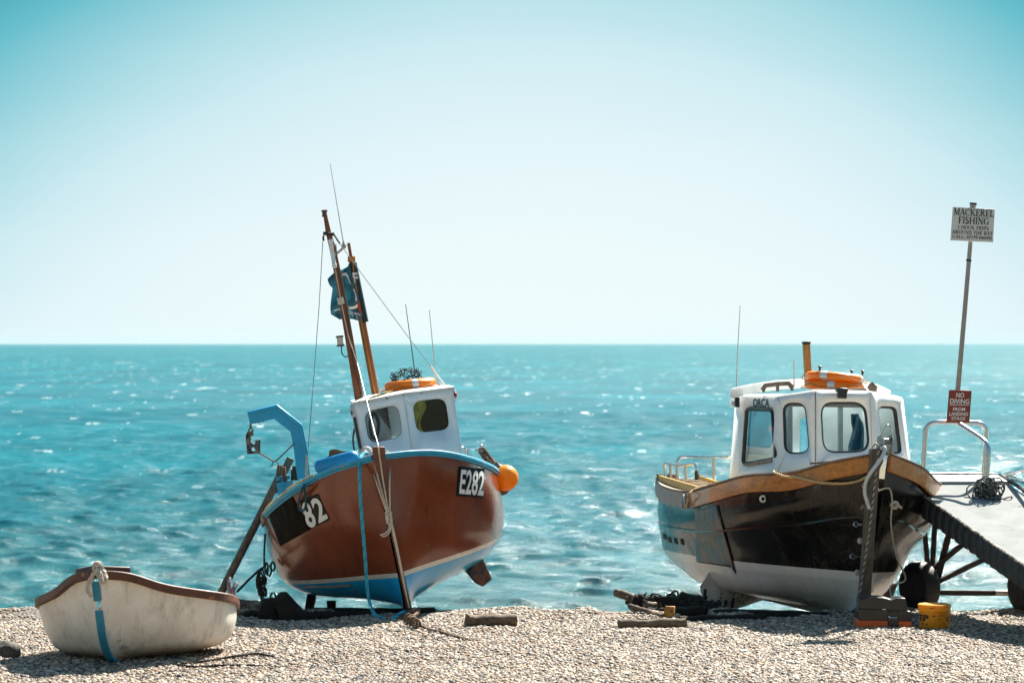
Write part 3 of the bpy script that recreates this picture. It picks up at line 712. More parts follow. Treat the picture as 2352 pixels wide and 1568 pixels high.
wm_.add([WTL+back, m1, m2, WBL+back], [(0, 1, 2, 3)]); wm_.add([m3, WTR+back, WBR+back, m4], [(0, 1, 2, 3)])
wm_.add([m1, m3, m4.lerp(m3, .4), m2.lerp(m1, .4)], [(3, 2, 1, 0)])
wheel = wm_.build('wheelhouse', WHEELPAINT, red, solid=.014, weld=True)
def pane(ring, n, parent, m, r=.006, fm=None, push=.004):
    c = sum(ring, V())/len(ring); k = len(ring); nn = n if (n.y < 0) else -n
    vs = [p-nn*.006 for p in ring]
    w = MB().add(vs, [tuple(range(k))]).build('window', m, parent)
    MB().tube([p+nn*push for p in ring], r, 8, True).build('window_frame', fm or BLACK, parent)
pane(ringL, nL, wheel, PANE, .006); pane(ringR, nR, wheel, PANE, .005)
rf = MB(); top = []
hgt = V((-.19, 0, .98)).normalized()
def roofring(o, h): return [WTL+V((-o, -o, 0))+V((0, 0, h)), WNT+V((0, -o, 0))+V((0, 0, h)), WTR+V((o, -o, 0))+V((0, 0, h)), WTR+back+V((o, o, 0))+V((0, 0, h)), WTL+back+V((-o, o, 0))+V((0, 0, h))]
r1, r2 = roofring(.018, -.012), roofring(.018, .022); r3 = [p.lerp(sum(r2, V())/5, .25)+V((0, 0, .03)) for p in r2]
rf.loft([r1, r2, r3]); roof = rf.build('wheelhouse_roof', mat('weathered_roof_edge', (.68, .68, .66), .6, wear=(.09, .08, .07), wthr=.6, wscale=14, var=.1), wheel)
# inside the wheelhouse
ib = MB(); ib.hexa([WBL+V((.03, 1.1, .02)), WBR+V((-.03, 1.1, .02)), WBR+V((-.03, 1.12, .02)), WBL+V((.03, 1.12, .02))], [WBL.lerp(WBR, .02)+V((0, 1.1, .25)), WBR+V((-.03, 1.1, .25)), WBR+V((-.03, 1.12, .25)), WBL.lerp(WBR, .02)+V((0, 1.12, .25))])
ib.add([WBL.lerp(WBR, .46)+V((0, .25, .01)), WBL.lerp(WBR, .46)+V((0, 1.1, .01)), WTL.lerp(WTR, .46)+V((0, 1.1, -.02)), WTL.lerp(WTR, .46)+V((0, .25, -.02))], [(0, 1, 2, 3)])
ib.build('cabin_partition', mat('grey_partition', (.3, .31, .32), .7), wheel)
MB().add([WNB+V((.02, .62, .02)), WBR+V((-.04, .62, .02)), WTR+V((-.04, .62, -.02)), WNT+V((.02, .62, -.02))], [(0, 1, 2, 3)]).build('curtain', mat('dark_cabin_lining', (.03, .026, .02), .85, bump=.6), wheel)
# door post on the starboard corner, nav lights
MB().tube([rl(809, 928, yb+.02), rl(831, 1044, yb+.02)], 1, sq=(.05, .05)).build('door_post', mat('peeling_white_trim', (.62, .62, .6), .7, wear=(.08, .07, .06), wthr=.56, wscale=16), wheel)
MB().tube([rl(814, 958, yb-.01), rl(828, 1030, yb-.01)], 1, sq=(.018, .03)).build('door_track', DARKFIT, wheel)
def navlight(px0, py0, px1, py1, col, name):
    a = rl(px0, py0, yb+.05); b = rl(px1, py1, yb+.05); c = (a+b)/2; w, h = abs(b.x-a.x), abs(b.z-a.z)
    MB().box(c, (w, .07, h)).build('navigation_light', mat('white_light_housing', (.7, .7, .68), .5), wheel, bevel=.008)
    MB().ball(c+V((w*.25*(1 if col == 'r' else -.4), -.02, 0)), (w*.42, .05, h*.34)).build('light_lens', mat('red_lens', (.35, .012, .008), .2) if col == 'r' else mat('green_lens', (.008, .08, .09), .2), wheel)
navlight(1037, 897, 1050, 915, 'r', 'x'); navlight(803, 938, 814, 957, 'g', 'x')
# mast, second pole, davit
ym = 2.1
mp = [(827, 926, 13.5), (812, 834, 12.6), (796, 740, 11.8), (780, 650, 11), (764, 570, 9.8), (754.5, 534, 8.3), (746, 489, 5.4)]
b = MB(); rings = []
for px, py, w in mp:
    a, c = rl(px-w*.78, py, ym), rl(px+w*.78, py, ym); d = (c-a).length; rings.append([a, c, c+V((0, d, 0)), a+V((0, d, 0))])
b.loft(rings); mast = b.build('mast', BROWNMAST, red, bevel=.012)
b = MB(); a = rl(746, 498, ym+.03); d = (rl(745, 484, ym+.03)-a).normalized(); Mq = Matrix.Translation(a) @ d.to_track_quat('Z', 'Y').to_matrix().to_4x4()
b.lathe([(.03, 0), (.034, .01), (.034, .015), (.028, .018), (.028, .055), (.034, .058), (.036, .075), (.01, .08)], 14, Mq)
b.build('masthead_light', mat('red_masthead_lens', (.3, .03, .015), .3, wear=(.02, .05, .07), wthr=.5, wscale=18), mast)
MB().tube([rl(742, 536, ym-.02), rl(768, 538, ym-.02)], .02, 8).build('mast_band', DARKRUST, mast)
b = MB(); a, c = rl(758.5, 549, ym-.05), rl(769, 616, ym-.05)
dv = (c-a); q = dv.to_track_quat('Z', 'Y').to_matrix().to_4x4(); L = dv.length
b.lathe([(.012, 0), (.026, .006), (.027, .03), (.024, .034), (.024, L-.05), (.028, L-.045), (.027, L-.01), (.015, L)], 14, Matrix.Translation(a) @ q)
b.build('radar_reflector', mat('clear_white_tube', (.78, .82, .84), .25, var=.1, stretch=(1, 1, 4), wear=(.3, .45, .5), wthr=.58, wscale=7), mast)
MB().tube([rl(770, 618, ym-.06), rl(783, 690, ym-.06), rl(800, 772, ym-.06), rl(820.5, 833, ym-.07)], .006, 6).build('white_halyard', ROPEWHITE, mast)
MB().tube(crom([rl(771, 560, ym-.02), rl(776, 610, ym-.03), rl(789, 680, ym-.03), rl(803, 760, ym-.03), rl(816, 850, ym-.03), rl(830, 905, ym-.04)], 6), .006, 5).tube(crom([rl(806, 800, ym-.04), rl(815, 850, ym-.05), rl(824, 880, ym-.04), rl(829, 915, ym-.05)], 6), .005, 5).build('mast_cable', DARKRUST, mast)
b = MB(); a = rl(782.5, 691, ym-.03); b.box(a, (.075, .03, .075), Matrix.Rotation(R(-3), 4, 'Y')); b.build('mast_label_plate', mat('cream_plate', (.68, .66, .58), .6), mast)
b = MB(); b.tube([rl(769, 586, ym), rl(787, 571, ym)], .014, 8); b.tube([rl(789, 570, ym), rl(791, 562, ym)], .026, 10); b.tube([rl(790, 563, ym), rl(788.5, 553, ym)], [.02, .008], 10)
b.build('antenna_bracket', mat('pale_bracket', (.55, .5, .44), .5, wear=(.1, .1, .1), wthr=.6), mast)
MB().tube([rl(788.6, 556, ym), rl(758.3, 376, ym)], [.0065, .0035], 6).build('whip_antenna', PALEWIRE, mast)
b = MB(); a, c = rl(782, 793, ym-.02), rl(780, 773, ym-.02); dv = c-a; q = Matrix.Translation(a) @ dv.to_track_quat('Z', 'Y').to_matrix().to_4x4(); L = dv.length
b.lathe([(.03, -.01), (.042, -.006), (.042, .008), (.035, .012), (.035, L-.012), (.042, L-.008), (.042, L+.006), (.03, L+.01)], 18, q)
lan = b.build('deck_lantern', mat('cream_lamp_drum', (.66, .58, .47), .5, var=.06), mast)
for z_ in (-.012, L-.01): MB().lathe([(.03, z_), (.044, z_+.003), (.044, z_+.019), (.03, z_+.022)], 18, q).build('lantern_cap', DARKFIT, lan)
MB().tube(crom([rl(784, 795, ym-.02), rl(785, 810, ym-.03), rl(792, 819, ym-.02), rl(800, 817, ym)], 5), .007, 5).build('lantern_cable', ROPETEAL, mast)
yp = 2.75
b = MB(); b.tube([rl(864, 910, yp), rl(846, 814, yp), rl(831, 735, yp), rl(816, 655, yp), rl(808, 600, yp)], [.046, .044, .042, .038, .033], 12); b.tube([rl(808, 600, yp-.02), rl(800.5, 558, yp-.02)], .018, 8)
pole = b.build('mizzen_pole', POLEWOOD, red)
b = MB(); b.rope([rl(810, 590, yp-.05), rl(812, 620, yp-.05), rl(831, 742, yp-.055), rl(848, 830, yp-.055), rl(862, 905, yp-.055)], .009, .06)
for k in range(5): b.torus(rl(807.5, 590+k*2.5, yp), .038, .008, Matrix.Rotation(R(8), 4, 'Y'), 16, 6)
b.build('pole_lashing', mat('orange_lashing', (.5, .2, .03), .8), pole)
# davit
yd = 2.45
A = [rl(571, 960, yd), rl(633, 945, yd), rl(681, 983, yd), rl(690, 1030, yd), rl(698, 1098, yd)]
b = MB(); ax = V((0, 1, 0))
def channel(pts, d0, d1, y0, y1):
    rings = []
    for i, p in enumerate(pts):
        t = ((pts[i]-pts[i-1]).normalized() if i else V()) + ((pts[i+1]-pts[i]).normalized() if i < len(pts)-1 else V()); t.normalize()
        n = V((-t.z, 0, t.x));
        k = 1.0 if i in (0, len(pts)-1) else 1/max(.6, (abs((pts[i]-pts[i-1]).normalized().dot(t))))
        rings.append([p+n*d0*k+V((0, y0, 0)), p+n*d1*k+V((0, y0, 0)), p+n*d1*k+V((0, y1, 0)), p+n*d0*k+V((0, y1, 0))])
    return rings
b.loft(channel(A, -.075, .05, -.012, .05)); davit = b.build('davit', BLUESTEEL, red, bevel=.006)
MB().loft(channel(A, .04, .075, -.05, .07)).build('davit_flange', BLUESTEEL, davit, bevel=.014)
for px, py in ((587, 972), (596, 970.5), (605, 968.5)): MB().ball(rl(px, py, yd-.015), .009, 8, 6).build('davit_bolt', STEEL, davit)
b = MB(); b.tube([rl(575, 972, yd), rl(576, 984, yd)], .012, 6); b.torus(rl(576.5, 988, yd), .024, .009, Matrix.Rotation(R(90), 4, 'X'), 18, 6); b.build('davit_shackle', mat('rusty_shackle', (.16, .09, .05), .6), davit)
# bilge keels, stakes and gear
b = MB(); b.hexa([rl(697, 1418, 3.0), rl(717, 1418, 3.0), rl(717, 1412, 4.2), rl(697, 1412, 4.2)], [rl(711, 1357, 3.0)+V((0, 0, .06)), rl(727, 1375, 3.0)+V((0, 0, .06)), rl(727, 1372, 4.2), rl(711, 1350, 4.2)]); b.build('bilge_keel', DARKWOOD, red)
b = MB(); b.hexa([rl(752, 1412, 3.2), rl(771, 1412, 3.2), rl(771, 1412, 3.6), rl(752, 1412, 3.6)], [rl(750, 1378, 3.2), rl(772, 1378, 3.2), rl(772, 1378, 3.6), rl(750, 1378, 3.6)]); b.build('keel_block', DARKWOOD, red, bevel=.01)
b = MB(); pts = [rl(1076, 1318, 2.0), rl(1090, 1338, 1.95), rl(1109, 1347, 2.0), rl(1131, 1330, 2.15), rl(1109, 1281, 2.1), rl(1092, 1290, 2.0)]
b.prism(pts, (-.02, 1.2, .02)); b.build('bilge_keel', mat('rusty_bilge_keel', (.15, .055, .022), .6, var=.4, wear=(.03, .03, .035), wthr=.5, wscale=7, bump=.5), red, bevel=.01)['label'] = 'rusty brown raised bilge keel'
# paint patch, number boards, battens
MB().tube([SK.hit(702, 1345, .012), SK.hit(740, 1344.5, .012), SK.hit(776, 1343, .012), SK.hit(806, 1341, .012)], 1, sq=(.02, .024), up=(0, -1, 0)).build('rubbing_batten', TEAKGREY, rhull)
SK.patch([(612, 1168), (667, 1131), (715, 1214), (645, 1253)], .009).build('rubbing_board', wood('dark_rubber_boards', (.028, .02, .012), (.005, .004, .004), .9, 'z', .8, spec=.08), rhull, solid=.02)
SK.patch([(688, 1148), (730, 1133), (758, 1193), (718, 1211)], .012).build('number_board', mat('worn_grey_board', (.045, .04, .034), .85, var=.3, spec=.1), rhull, solid=.02)
SK.text([(692, 1157), (710, 1147), (732, 1204), (711, 1213)], text2d('8', .03)).build('number', LETTERWHITE, rhull)
SK.text([(713, 1146), (736, 1139), (756, 1188), (735, 1200)], text2d('2', .03)).build('number', LETTERWHITE, rhull)
SK.patch([(1053, 1071), (1111, 1076), (1109, 1142), (1047, 1138)], .01).build('number_board', mat('black_board', (.01, .014, .016), .8, var=.3, spec=.15), rhull, solid=.02)
SK.text([(1057, 1077), (1111, 1082), (1107, 1138), (1052, 1133)], text2d('E282', .025)).build('number', LETTERWHITE, rhull)
# deck gear at the starboard quarter
b = MB(); b.tube([rl(638, 1108, 2.6), rl(644, 1068, 2.6)], .035, 8); b.build('stake', GREYWOOD, red)
b = MB(); b.tube([rl(648, 1092, 2.75), rl(668, 1052, 2.75)], .045, 8); b.build('stake', GREYWOOD, red); MB().tube([rl(655, 1105, 2.5), rl(651, 1072, 2.5)], .025, 8).build('stake', GREYWOOD, red)
b = MB(); a = rl(647, 1122, 2.5); b.box(a, (.1, .12, .16)); b.box(rl(661, 1112, 2.5), (.12, .12, .07)); b.box(rl(650, 1097, 2.55), (.16, .1, .05)); b.box(rl(636, 1120, 2.6), (.05, .1, .12)); b.build('winch', BLUEWORN, red, bevel=.01)
b = MB(); q = Matrix.Translation(rl(678, 1103, 2.55)) @ Matrix.Rotation(R(11), 4, 'Y'); b.lathe([(.02, 0), (.05, .005), (.05, .12), (.035, .125), (.035, .16), (.03, .165)], 16, q); b.build('winch_drum', mat('black_winch', (.02, .018, .016), .5, wear=(.2, .11, .03), wthr=.64), red)
# rails and tangle on the port side, samson post
b = MB(); b.tube(crom([rl(1060, 1040, 2.0), rl(1060, 1029, 2.0), rl(1066, 1028, 2.05), rl(1067, 1040, 2.05)], 4), .012, 6); b.build('hand_rail', STAIN, red)
b = MB(); b.tube(crom([rl(1073, 1044, 2.2), rl(1073, 1032, 2.2), rl(1078, 1031, 2.2), rl(1098, 1030, 2.35), rl(1106, 1022, 2.4), rl(1110, 1030, 2.4), rl(1110, 1052, 2.4)], 4), .012, 6); b.build('hand_rail', STAIN, red)
b = MB()
for (px, py) in ((842, 1037), (836, 1046)): b.torus(rl(px, py, .7), .045, .014, Matrix.Rotation(R(80), 4, 'X'), 16, 6)
b.build('fairlead', mat('pale_fairlead', (.55, .52, .47), .5), red)
# rigging
def stay(pts, r=.004, m=WIRE, nm='stay'): return MB().tube(pts, r, 5).build(nm, m, red)
stay([rl(743, 541, ym), rl(741.5, 552, ym), rl(733, 700, ym+.1), rl(721, 861, ym+.2), rl(707, 1039, yd-.1), rl(703, 1092, yd-.15)], .0045)
stay([rl(743, 541, ym-.02), rl(742, 548, ym-.02), rl(744, 553, ym-.02)], .012, DARKFIT, 'shackle'); stay([rl(767, 539, ym), rl(776, 553, ym), rl(781, 560, ym)], .011, DARKFIT, 'shackle')
stay([rl(781, 560, ym), rl(815, 607, ym), rl(943, 781, ym+.1), rl(989, 841, ym+.1)], .0045); stay([rl(989, 841, ym+.1), rl(1024, 888, ym+.15)], .011, PALEWIRE)
stay([rl(820.5, 833, ym-.07), rl(856, 976, .4), rl(869, 1024, -.17)], .006, PALEWIRE, 'forestay')
stay([rl(855, 974, .42), rl(861, 1000, .1)], .013, ROPEWHITE, 'turnbuckle')
stay([rl(953, 856, 2.6), rl(931.5, 699, 2.6)], [.007, .004], DARKFIT, 'whip_antenna'); stay([rl(1001, 880, 2.5), rl(994, 796, 2.5), rl(986, 712, 2.5)], [.007, .006, .004], PALEWIRE, 'whip_antenna')
b = MB(); b.tube([rl(703, 1092, yd-.15), rl(706, 1045, yd-.12)], .014, 6); b.build('turnbuckle', ROPEWHITE, red)

# things on and around the red boat -------------------------------------------------
def rw(px, py, yl): return RM @ rl(px, py, yl)
upv = (RM.to_3x3() @ V((0, 0, 1)))
TILT = RM.to_3x3().to_4x4()
def lifebuoy(name, M, label, group=None, Rr=.295, r=.075, sy=.8):
    e = empty(name, M, label, 'lifebuoy', group)
    rg = MB().torus((0, 0, 0), Rr-r, r, n=56, m=14, sy=sy).build('ring', ORANGE, e)
    for k in range(4):
        a = R(45+90*k); bb = MB(); rings = []
        for i in range(5):
            aa = a+R(-7+3.5*i); c = V(((Rr-r)*math.cos(aa), (Rr-r)*math.sin(aa), 0)); o = V((math.cos(aa), math.sin(aa), 0))
            rings.append([c+(o*math.cos(2*math.pi*j/14)+V((0, 0, sy))*math.sin(2*math.pi*j/14))*(r+.003) for j in range(14)])
        bb.loft(rings, True, False); bb.build('reflective_band', REFLECT, rg)
    bb = MB(); pts = []
    for k in range(48):
        a = 2*math.pi*k/48; s = abs(math.sin(2*a)); rad = Rr+.012+.03*s; pts.append(V((rad*math.cos(a), rad*math.sin(a), -.05*s+.01)))
    bb.tube(crom(pts, 2, True), .0055, 6, True); bb.build('grab_line', mat('amber_grab_line', (.4, .17, .03), .8), e)
    return e
c = rw(943, 889, 2.15)+upv*.03
lifebuoy('lifebuoy', Matrix.Translation(c) @ TILT @ Matrix.Rotation(R(5), 4, 'Y') @ Matrix.Rotation(R(-35), 4, 'Z'), 'orange lifebuoy lying alone on the roof of the brown boat wheelhouse under a dark net', Rr=.30)
rnd = random.Random(3); b = MB(); c = rw(932, 864, 2.15)
for k in range(95):
    a = [V((rnd.gauss(0, 1), rnd.gauss(0, 1), rnd.gauss(0, 1))).normalized() for _ in range(2)]
    p = V((a[0].x*.165, a[0].y*.15, a[0].z*.085)); p = p*rnd.uniform(.85, 1.05); rr = rnd.uniform(.018, .034)
    b.torus(c+p+V((0, 0, .02*p.x/.15)), rr, .0035, a[1].to_track_quat('Z', 'Y').to_matrix().to_4x4(), 7, 4)
tag(b.build('fishing_net', mat('dark_net_twine', (.012, .02, .024), .8)), 'dark knotted fishing net bundled on top of the lifebuoy on the wheelhouse roof', 'net')
b = MB(); q = Matrix.Translation(rw(956, 872, 2.2)) @ TILT; b.lathe([(.02, -.03), (.05, -.025), (.055, -.005), (.045, .012), (.015, .02)], 18, q)
tag(b.build('net_float', mat('pale_pink_float', (.6, .42, .33), .5)), 'small pale pink float tucked between net and lifebuoy', 'float')
mm = [mat('yellow_strand', (.62, .38, .03), .7), mat('black_strand', (.02, .02, .02), .7), mat('yellow_strand', (.62, .38, .03), .7)]
lashed('rope', 'black and yellow twisted rope lying along the front edge of the wheelhouse roof', 'rope', [rw(843, 921, 1.66), rw(850, 916, 1.72), rw(872, 908, 1.75), rw(890, 902, 1.8), rw(905, 899, 1.85)], .02, mm)
# orange buoy
e = empty('buoy', at(rw(1161, 1097, 2.2)), 'round orange inflatable buoy hanging over the side of the brown boat', 'buoy')
o_ = MB().ball((0, 0, 0), .148, 28, 20).build('float_ball', ORANGEBALL, e)
q = V((-.06, -.0, .09)).normalized().to_track_quat('Z', 'Y').to_matrix().to_4x4()
MB().lathe([(.055, .132), (.04, .155), (.028, .185), (.03, .205), (.012, .215)], 16, Matrix.Translation((-.0, 0, 0)) @ q).build('eye_boss', mat('brown_boss', (.12, .09, .07), .6), e)
b = MB(); b.ball(rw(1152, 1125, 2.45), (.085, .085, .06), 18, 12)
tag(b.build('buoy', mat('dull_dark_buoy', (.13, .07, .03), .5)), 'dark brown buoy half hidden underneath the orange one', 'buoy')
b = MB(); rnd = random.Random(5)
b.rope(crom([rw(1147, 1080, 2.25), rw(1130, 1055, 2.3), rw(1117, 1036, 2.35), rw(1110, 1030, 2.4)], 6), .014); b.rope(crom([rw(1146, 1084, 2.25), rw(1124, 1058, 2.25), rw(1110, 1040, 2.35)], 6), .012)
for k in range(5): knot(b, rw(1108+k*5, 1036+k*6+rnd.uniform(-3, 3), 2.35), .045, .011, k+1, 3)
tag(b.build('rope', ROPEBROWN), 'tangle of brown rope holding the orange buoy to the rail', 'rope')
# fender, boot
def capsule(mb, a, c, r, sq=1.0):
    d = (c-a); L = d.length; q = Matrix.Translation(a) @ d.to_track_quat('Z', 'Y').to_matrix().to_4x4(); pr = []
    for i in range(7): t = math.pi/2*i/6; pr.append((max(.004, r*math.sin(t)), r*.8*(1-math.cos(t))))
    for i in range(7): t = math.pi/2*i/6; pr.append((max(.004, r*math.cos(t)), L-r*.8*(1-math.sin(t))))
    return mb.lathe(pr, 20, q)
b = MB(); capsule(b, rw(728, 1074, 1.25), rw(822, 1050, .85), .088)
tag(b.build('fender', glow('blue_fender_plastic', (.012, .34, .66), .25, .45)), 'plump bright blue fender lying on the bow gunwale of the brown boat', 'fender')
b = MB(); a, c = rw(756, 1042, 1.2), rw(803, 1043, 1.05); dv = (c-a)
rings = []
for t, w, h in ((0, .035, .03), (.06, .05, .042), (.25, .056, .05), (.45, .05, .048), (.6, .042, .042), (.8, .05, .044), (.95, .046, .04), (1, .03, .03)):
    p = a+dv*t+V((0, 0, .006*math.sin(t*6))); rings.append([p+V((0, -.03+w*.3*math.cos(2*math.pi*k/16), h*math.sin(2*math.pi*k/16))) for k in range(16)])
b.loft(rings)
for k in range(9):
    t = .08+.1*k; p = a+dv*t+V((0, -.045, 0)); b.box(p, (.022, .02, .07), Matrix.Rotation(R(25), 4, 'Y'))
tag(b.build('boot', mat('tan_boot_sole', (.24, .13, .045), .75, var=.35, bump=.5)), 'tan boot lying on the blue fender with its ridged sole outwards', 'boot')
# hauling block hanging from the davit, with its cord
e = empty('pulley_block', RM @ Matrix.Translation(rl(580, 1018, yd)), 'grey steel pulley block hanging from the tip of the blue davit', 'pulley')
def rp(px, py, yl=yd): return rl(px, py, yl)-rl(580, 1018, yd)
MW[e.name] = RM @ Matrix.Translation(rl(580, 1018, yd))
b = MB(); b.tube([rp(582, 994), rp(571, 996), rp(570, 1000), rp(573, 1039), rp(593, 1038), rp(592, 1010)], 1, sq=(.06, .016), up=(0, 1, 0)); b.build('frame', mat('worn_block_steel', (.22, .2, .18), .5, metal=.5, wear=(.04, .03, .03), wthr=.5), e)
b = MB(); d = (rp(594, 1024)-rp(572, 1020)).normalized(); q = Matrix.Translation(rp(573, 1021)) @ d.to_track_quat('Z', 'Y').to_matrix().to_4x4()
b.lathe([(.05, 0), (.052, .012), (.03, .035), (.014, .05), (.03, .062), (.056, .09), (.05, .1)], 20, q); b.build('sheave', mat('grey_rubber_sheave', (.1, .115, .13), .5), e)
b = MB(); b.tube(crom([rw(592, 1038, yd), rw(612, 1049, yd), rw(631.5, 1058, yd), rw(655, 1038, yd), rw(676, 1018, yd-.05)], 6), .008, 6); b.tube(crom([rw(624, 1071, yd), rw(627, 1061, yd), rw(632, 1058, yd), rw(639, 1064, yd), rw(643, 1085, yd), rw(643, 1104, yd)], 6), .006, 6)
tag(b.build('cord', ROPEBROWN), 'thin brown cord tied from the pulley block to the davit post', 'cord')
# ropes at the bow
lashed('rope', 'bright blue rope hanging straight down beside the stem of the brown boat', 'rope', [rw(846, 1040, .3), rw(834, 1043, .25), rw(828, 1056, .05), rw(826, 1095, -.1), rw(829, 1160, -.1), rw(836, 1245, -.1), rw(844, 1354, -.05), rw(852, 1393, -.1), rw(862, 1411, -.2), rw(870, 1416, -.25), rw(894, 1425, -.2), rw(916, 1410, -.1), rw(932, 1404, .0)], .02, ROPEBLUE)
b = MB(); kx = (892, 1182)
for px, py, yl, qx in ((846, 1046, .35, 889), (856, 1044, .0, 891), (869, 1027, -.2, 893), (896, 1046, .2, 896)):
    b.rope(crom([rw(px, py, yl), rw((px+qx)/2-1, (py+1180)/2, -.17), rw(qx, 1178, -.13)], 6), .0085)
b.rope(crom([rw(846, 1046, .35), rw(850, 1038, .4), rw(858, 1036, .3)], 4), .0085); b.rope(crom([rw(896, 1046, .2), rw(892, 1038, .3), rw(886, 1036, .2)], 4), .0085)
for k in range(4): knot(b, rw(892+k*.7, 1178+k*6, -.14), .033, .008, k+11, 3)
b.rope(crom([rw(894, 1195, -.14), rw(893, 1215, -.17), rw(885, 1224, -.2), rw(873, 1228, -.2)], 5), .008); b.rope(crom([rw(896, 1196, -.14), rw(896, 1218, -.17), rw(888, 1229, -.2), rw(877, 1231, -.2)], 5), .008)
b.rope(crom([rw(896, 1195, -.12), rw(905, 1235, -.1), rw(914, 1275, -.08), rw(926, 1335, -.05), rw(940, 1395, .0)], 6), .008)
tag(b.build('rope', [ROPEWHITE]), 'pale cords fanning from a stem knot up to the bow rail of the brown boat', 'rope')
lashed('rope', 'dark teal rope loop dangling over the number board 82', 'rope', [rw(705, 1098, 2.15)+V((0, -.1, 0)), SK.M @ SK.hit(700, 1118, .03), SK.M @ SK.hit(691, 1146, .03), SK.M @ SK.hit(691, 1164, .03), SK.M @ SK.hit(698, 1171, .03), SK.M @ SK.hit(706, 1162, .03), SK.M @ SK.hit(707, 1140, .03), SK.M @ SK.hit(703, 1110, .03), rw(708, 1096, 2.15)+V((0, -.1, 0))], .013, ROPETEAL)
sh = rh.sheer(-1)
lashed('rope', 'tan rope laid along the starboard gunwale of the brown boat', 'rope', [RM @ (rh.at_y(y, -1)+V((0, 0, .045+.01*math.sin(y*9)))) for y in (.45, .6, .8, 1.1, 1.4, 1.7, 2.0, 2.3)], .013, ROPETAN)
b = MB(); b.rope(crom([rw(815, 1042, 1.4), rw(811, 1010, 1.65), rw(814, 985, 1.8)], 6), .012); tag(b.build('rope', ROPEBROWN), 'short dark rope hanging beside the wheelhouse door post', 'rope')
# shackled mooring line on the shingle
def gp(px, py, lift=.0):
    Y = H*F/(py-HY)
    for _ in range(6): x = (px-CX)*Y/F; Y = (H-gz(x, Y)-lift)*F/(py-HY)
    x = (px-CX)*Y/F; return V((x, Y, gz(x, Y)+lift))
b = MB(); b.rope(crom([rw(938, 1404, .05), gp(946, 1421, .05), gp(962, 1432, .03), gp(985, 1443, .02), gp(1020, 1452, .02), gp(1060, 1464, .018), gp(1108, 1473, .0)], 8), .014)
b.rope(crom([rw(930, 1408, .08), gp(940, 1418, .06), gp(958, 1408, .07), gp(962, 1400, .08), gp(948, 1402, .1), rw(940, 1404, .05)], 6), .02)
for k in range(4): knot(b, gp(938+k*6, 1420+k*4, .05), .05, .012, 31+k, 3)
tag(b.build('rope', ROPEBROWN), 'brown mooring rope running from the brown boat forefoot across the pebbles', 'rope')
# oilskin inside the wheelhouse
b = MB(); yo = yb+.3; vs = []
for j in range(13):
    for i in range(7):
        u, v = i/6, j/12; px = 949+u*(22+6*math.sin(v*7)); py = 918+v*78; p = rw(px, py, yo+.04*math.sin(u*7+v*5)); vs.append(p)
b.add(vs, [(j*7+i, j*7+i+1, (j+1)*7+i+1, (j+1)*7+i) for j in range(12) for i in range(6)])
tag(b.build('oilskin_jacket', mat('yellow_oilskin', (.75, .55, .1), .5, var=.3, bump=.5), solid=.02), 'yellow oilskin hanging behind the right window of the brown boat wheelhouse', 'jacket')
b = MB(); b.tube(crom([rw(856, 950, yb+.3), rw(850, 975, yb+.3), rw(856, 1005, yb+.3), rw(866, 1000, yb+.3), rw(869, 970, yb+.3), rw(862, 952, yb+.3)], 6, True), .022, 8, True)
tag(b.build('rubber_ring', mat('navy_rubber', (.012, .035, .05), .5)), 'dark oval rubber ring hanging behind the left window of the brown boat wheelhouse', 'ring')
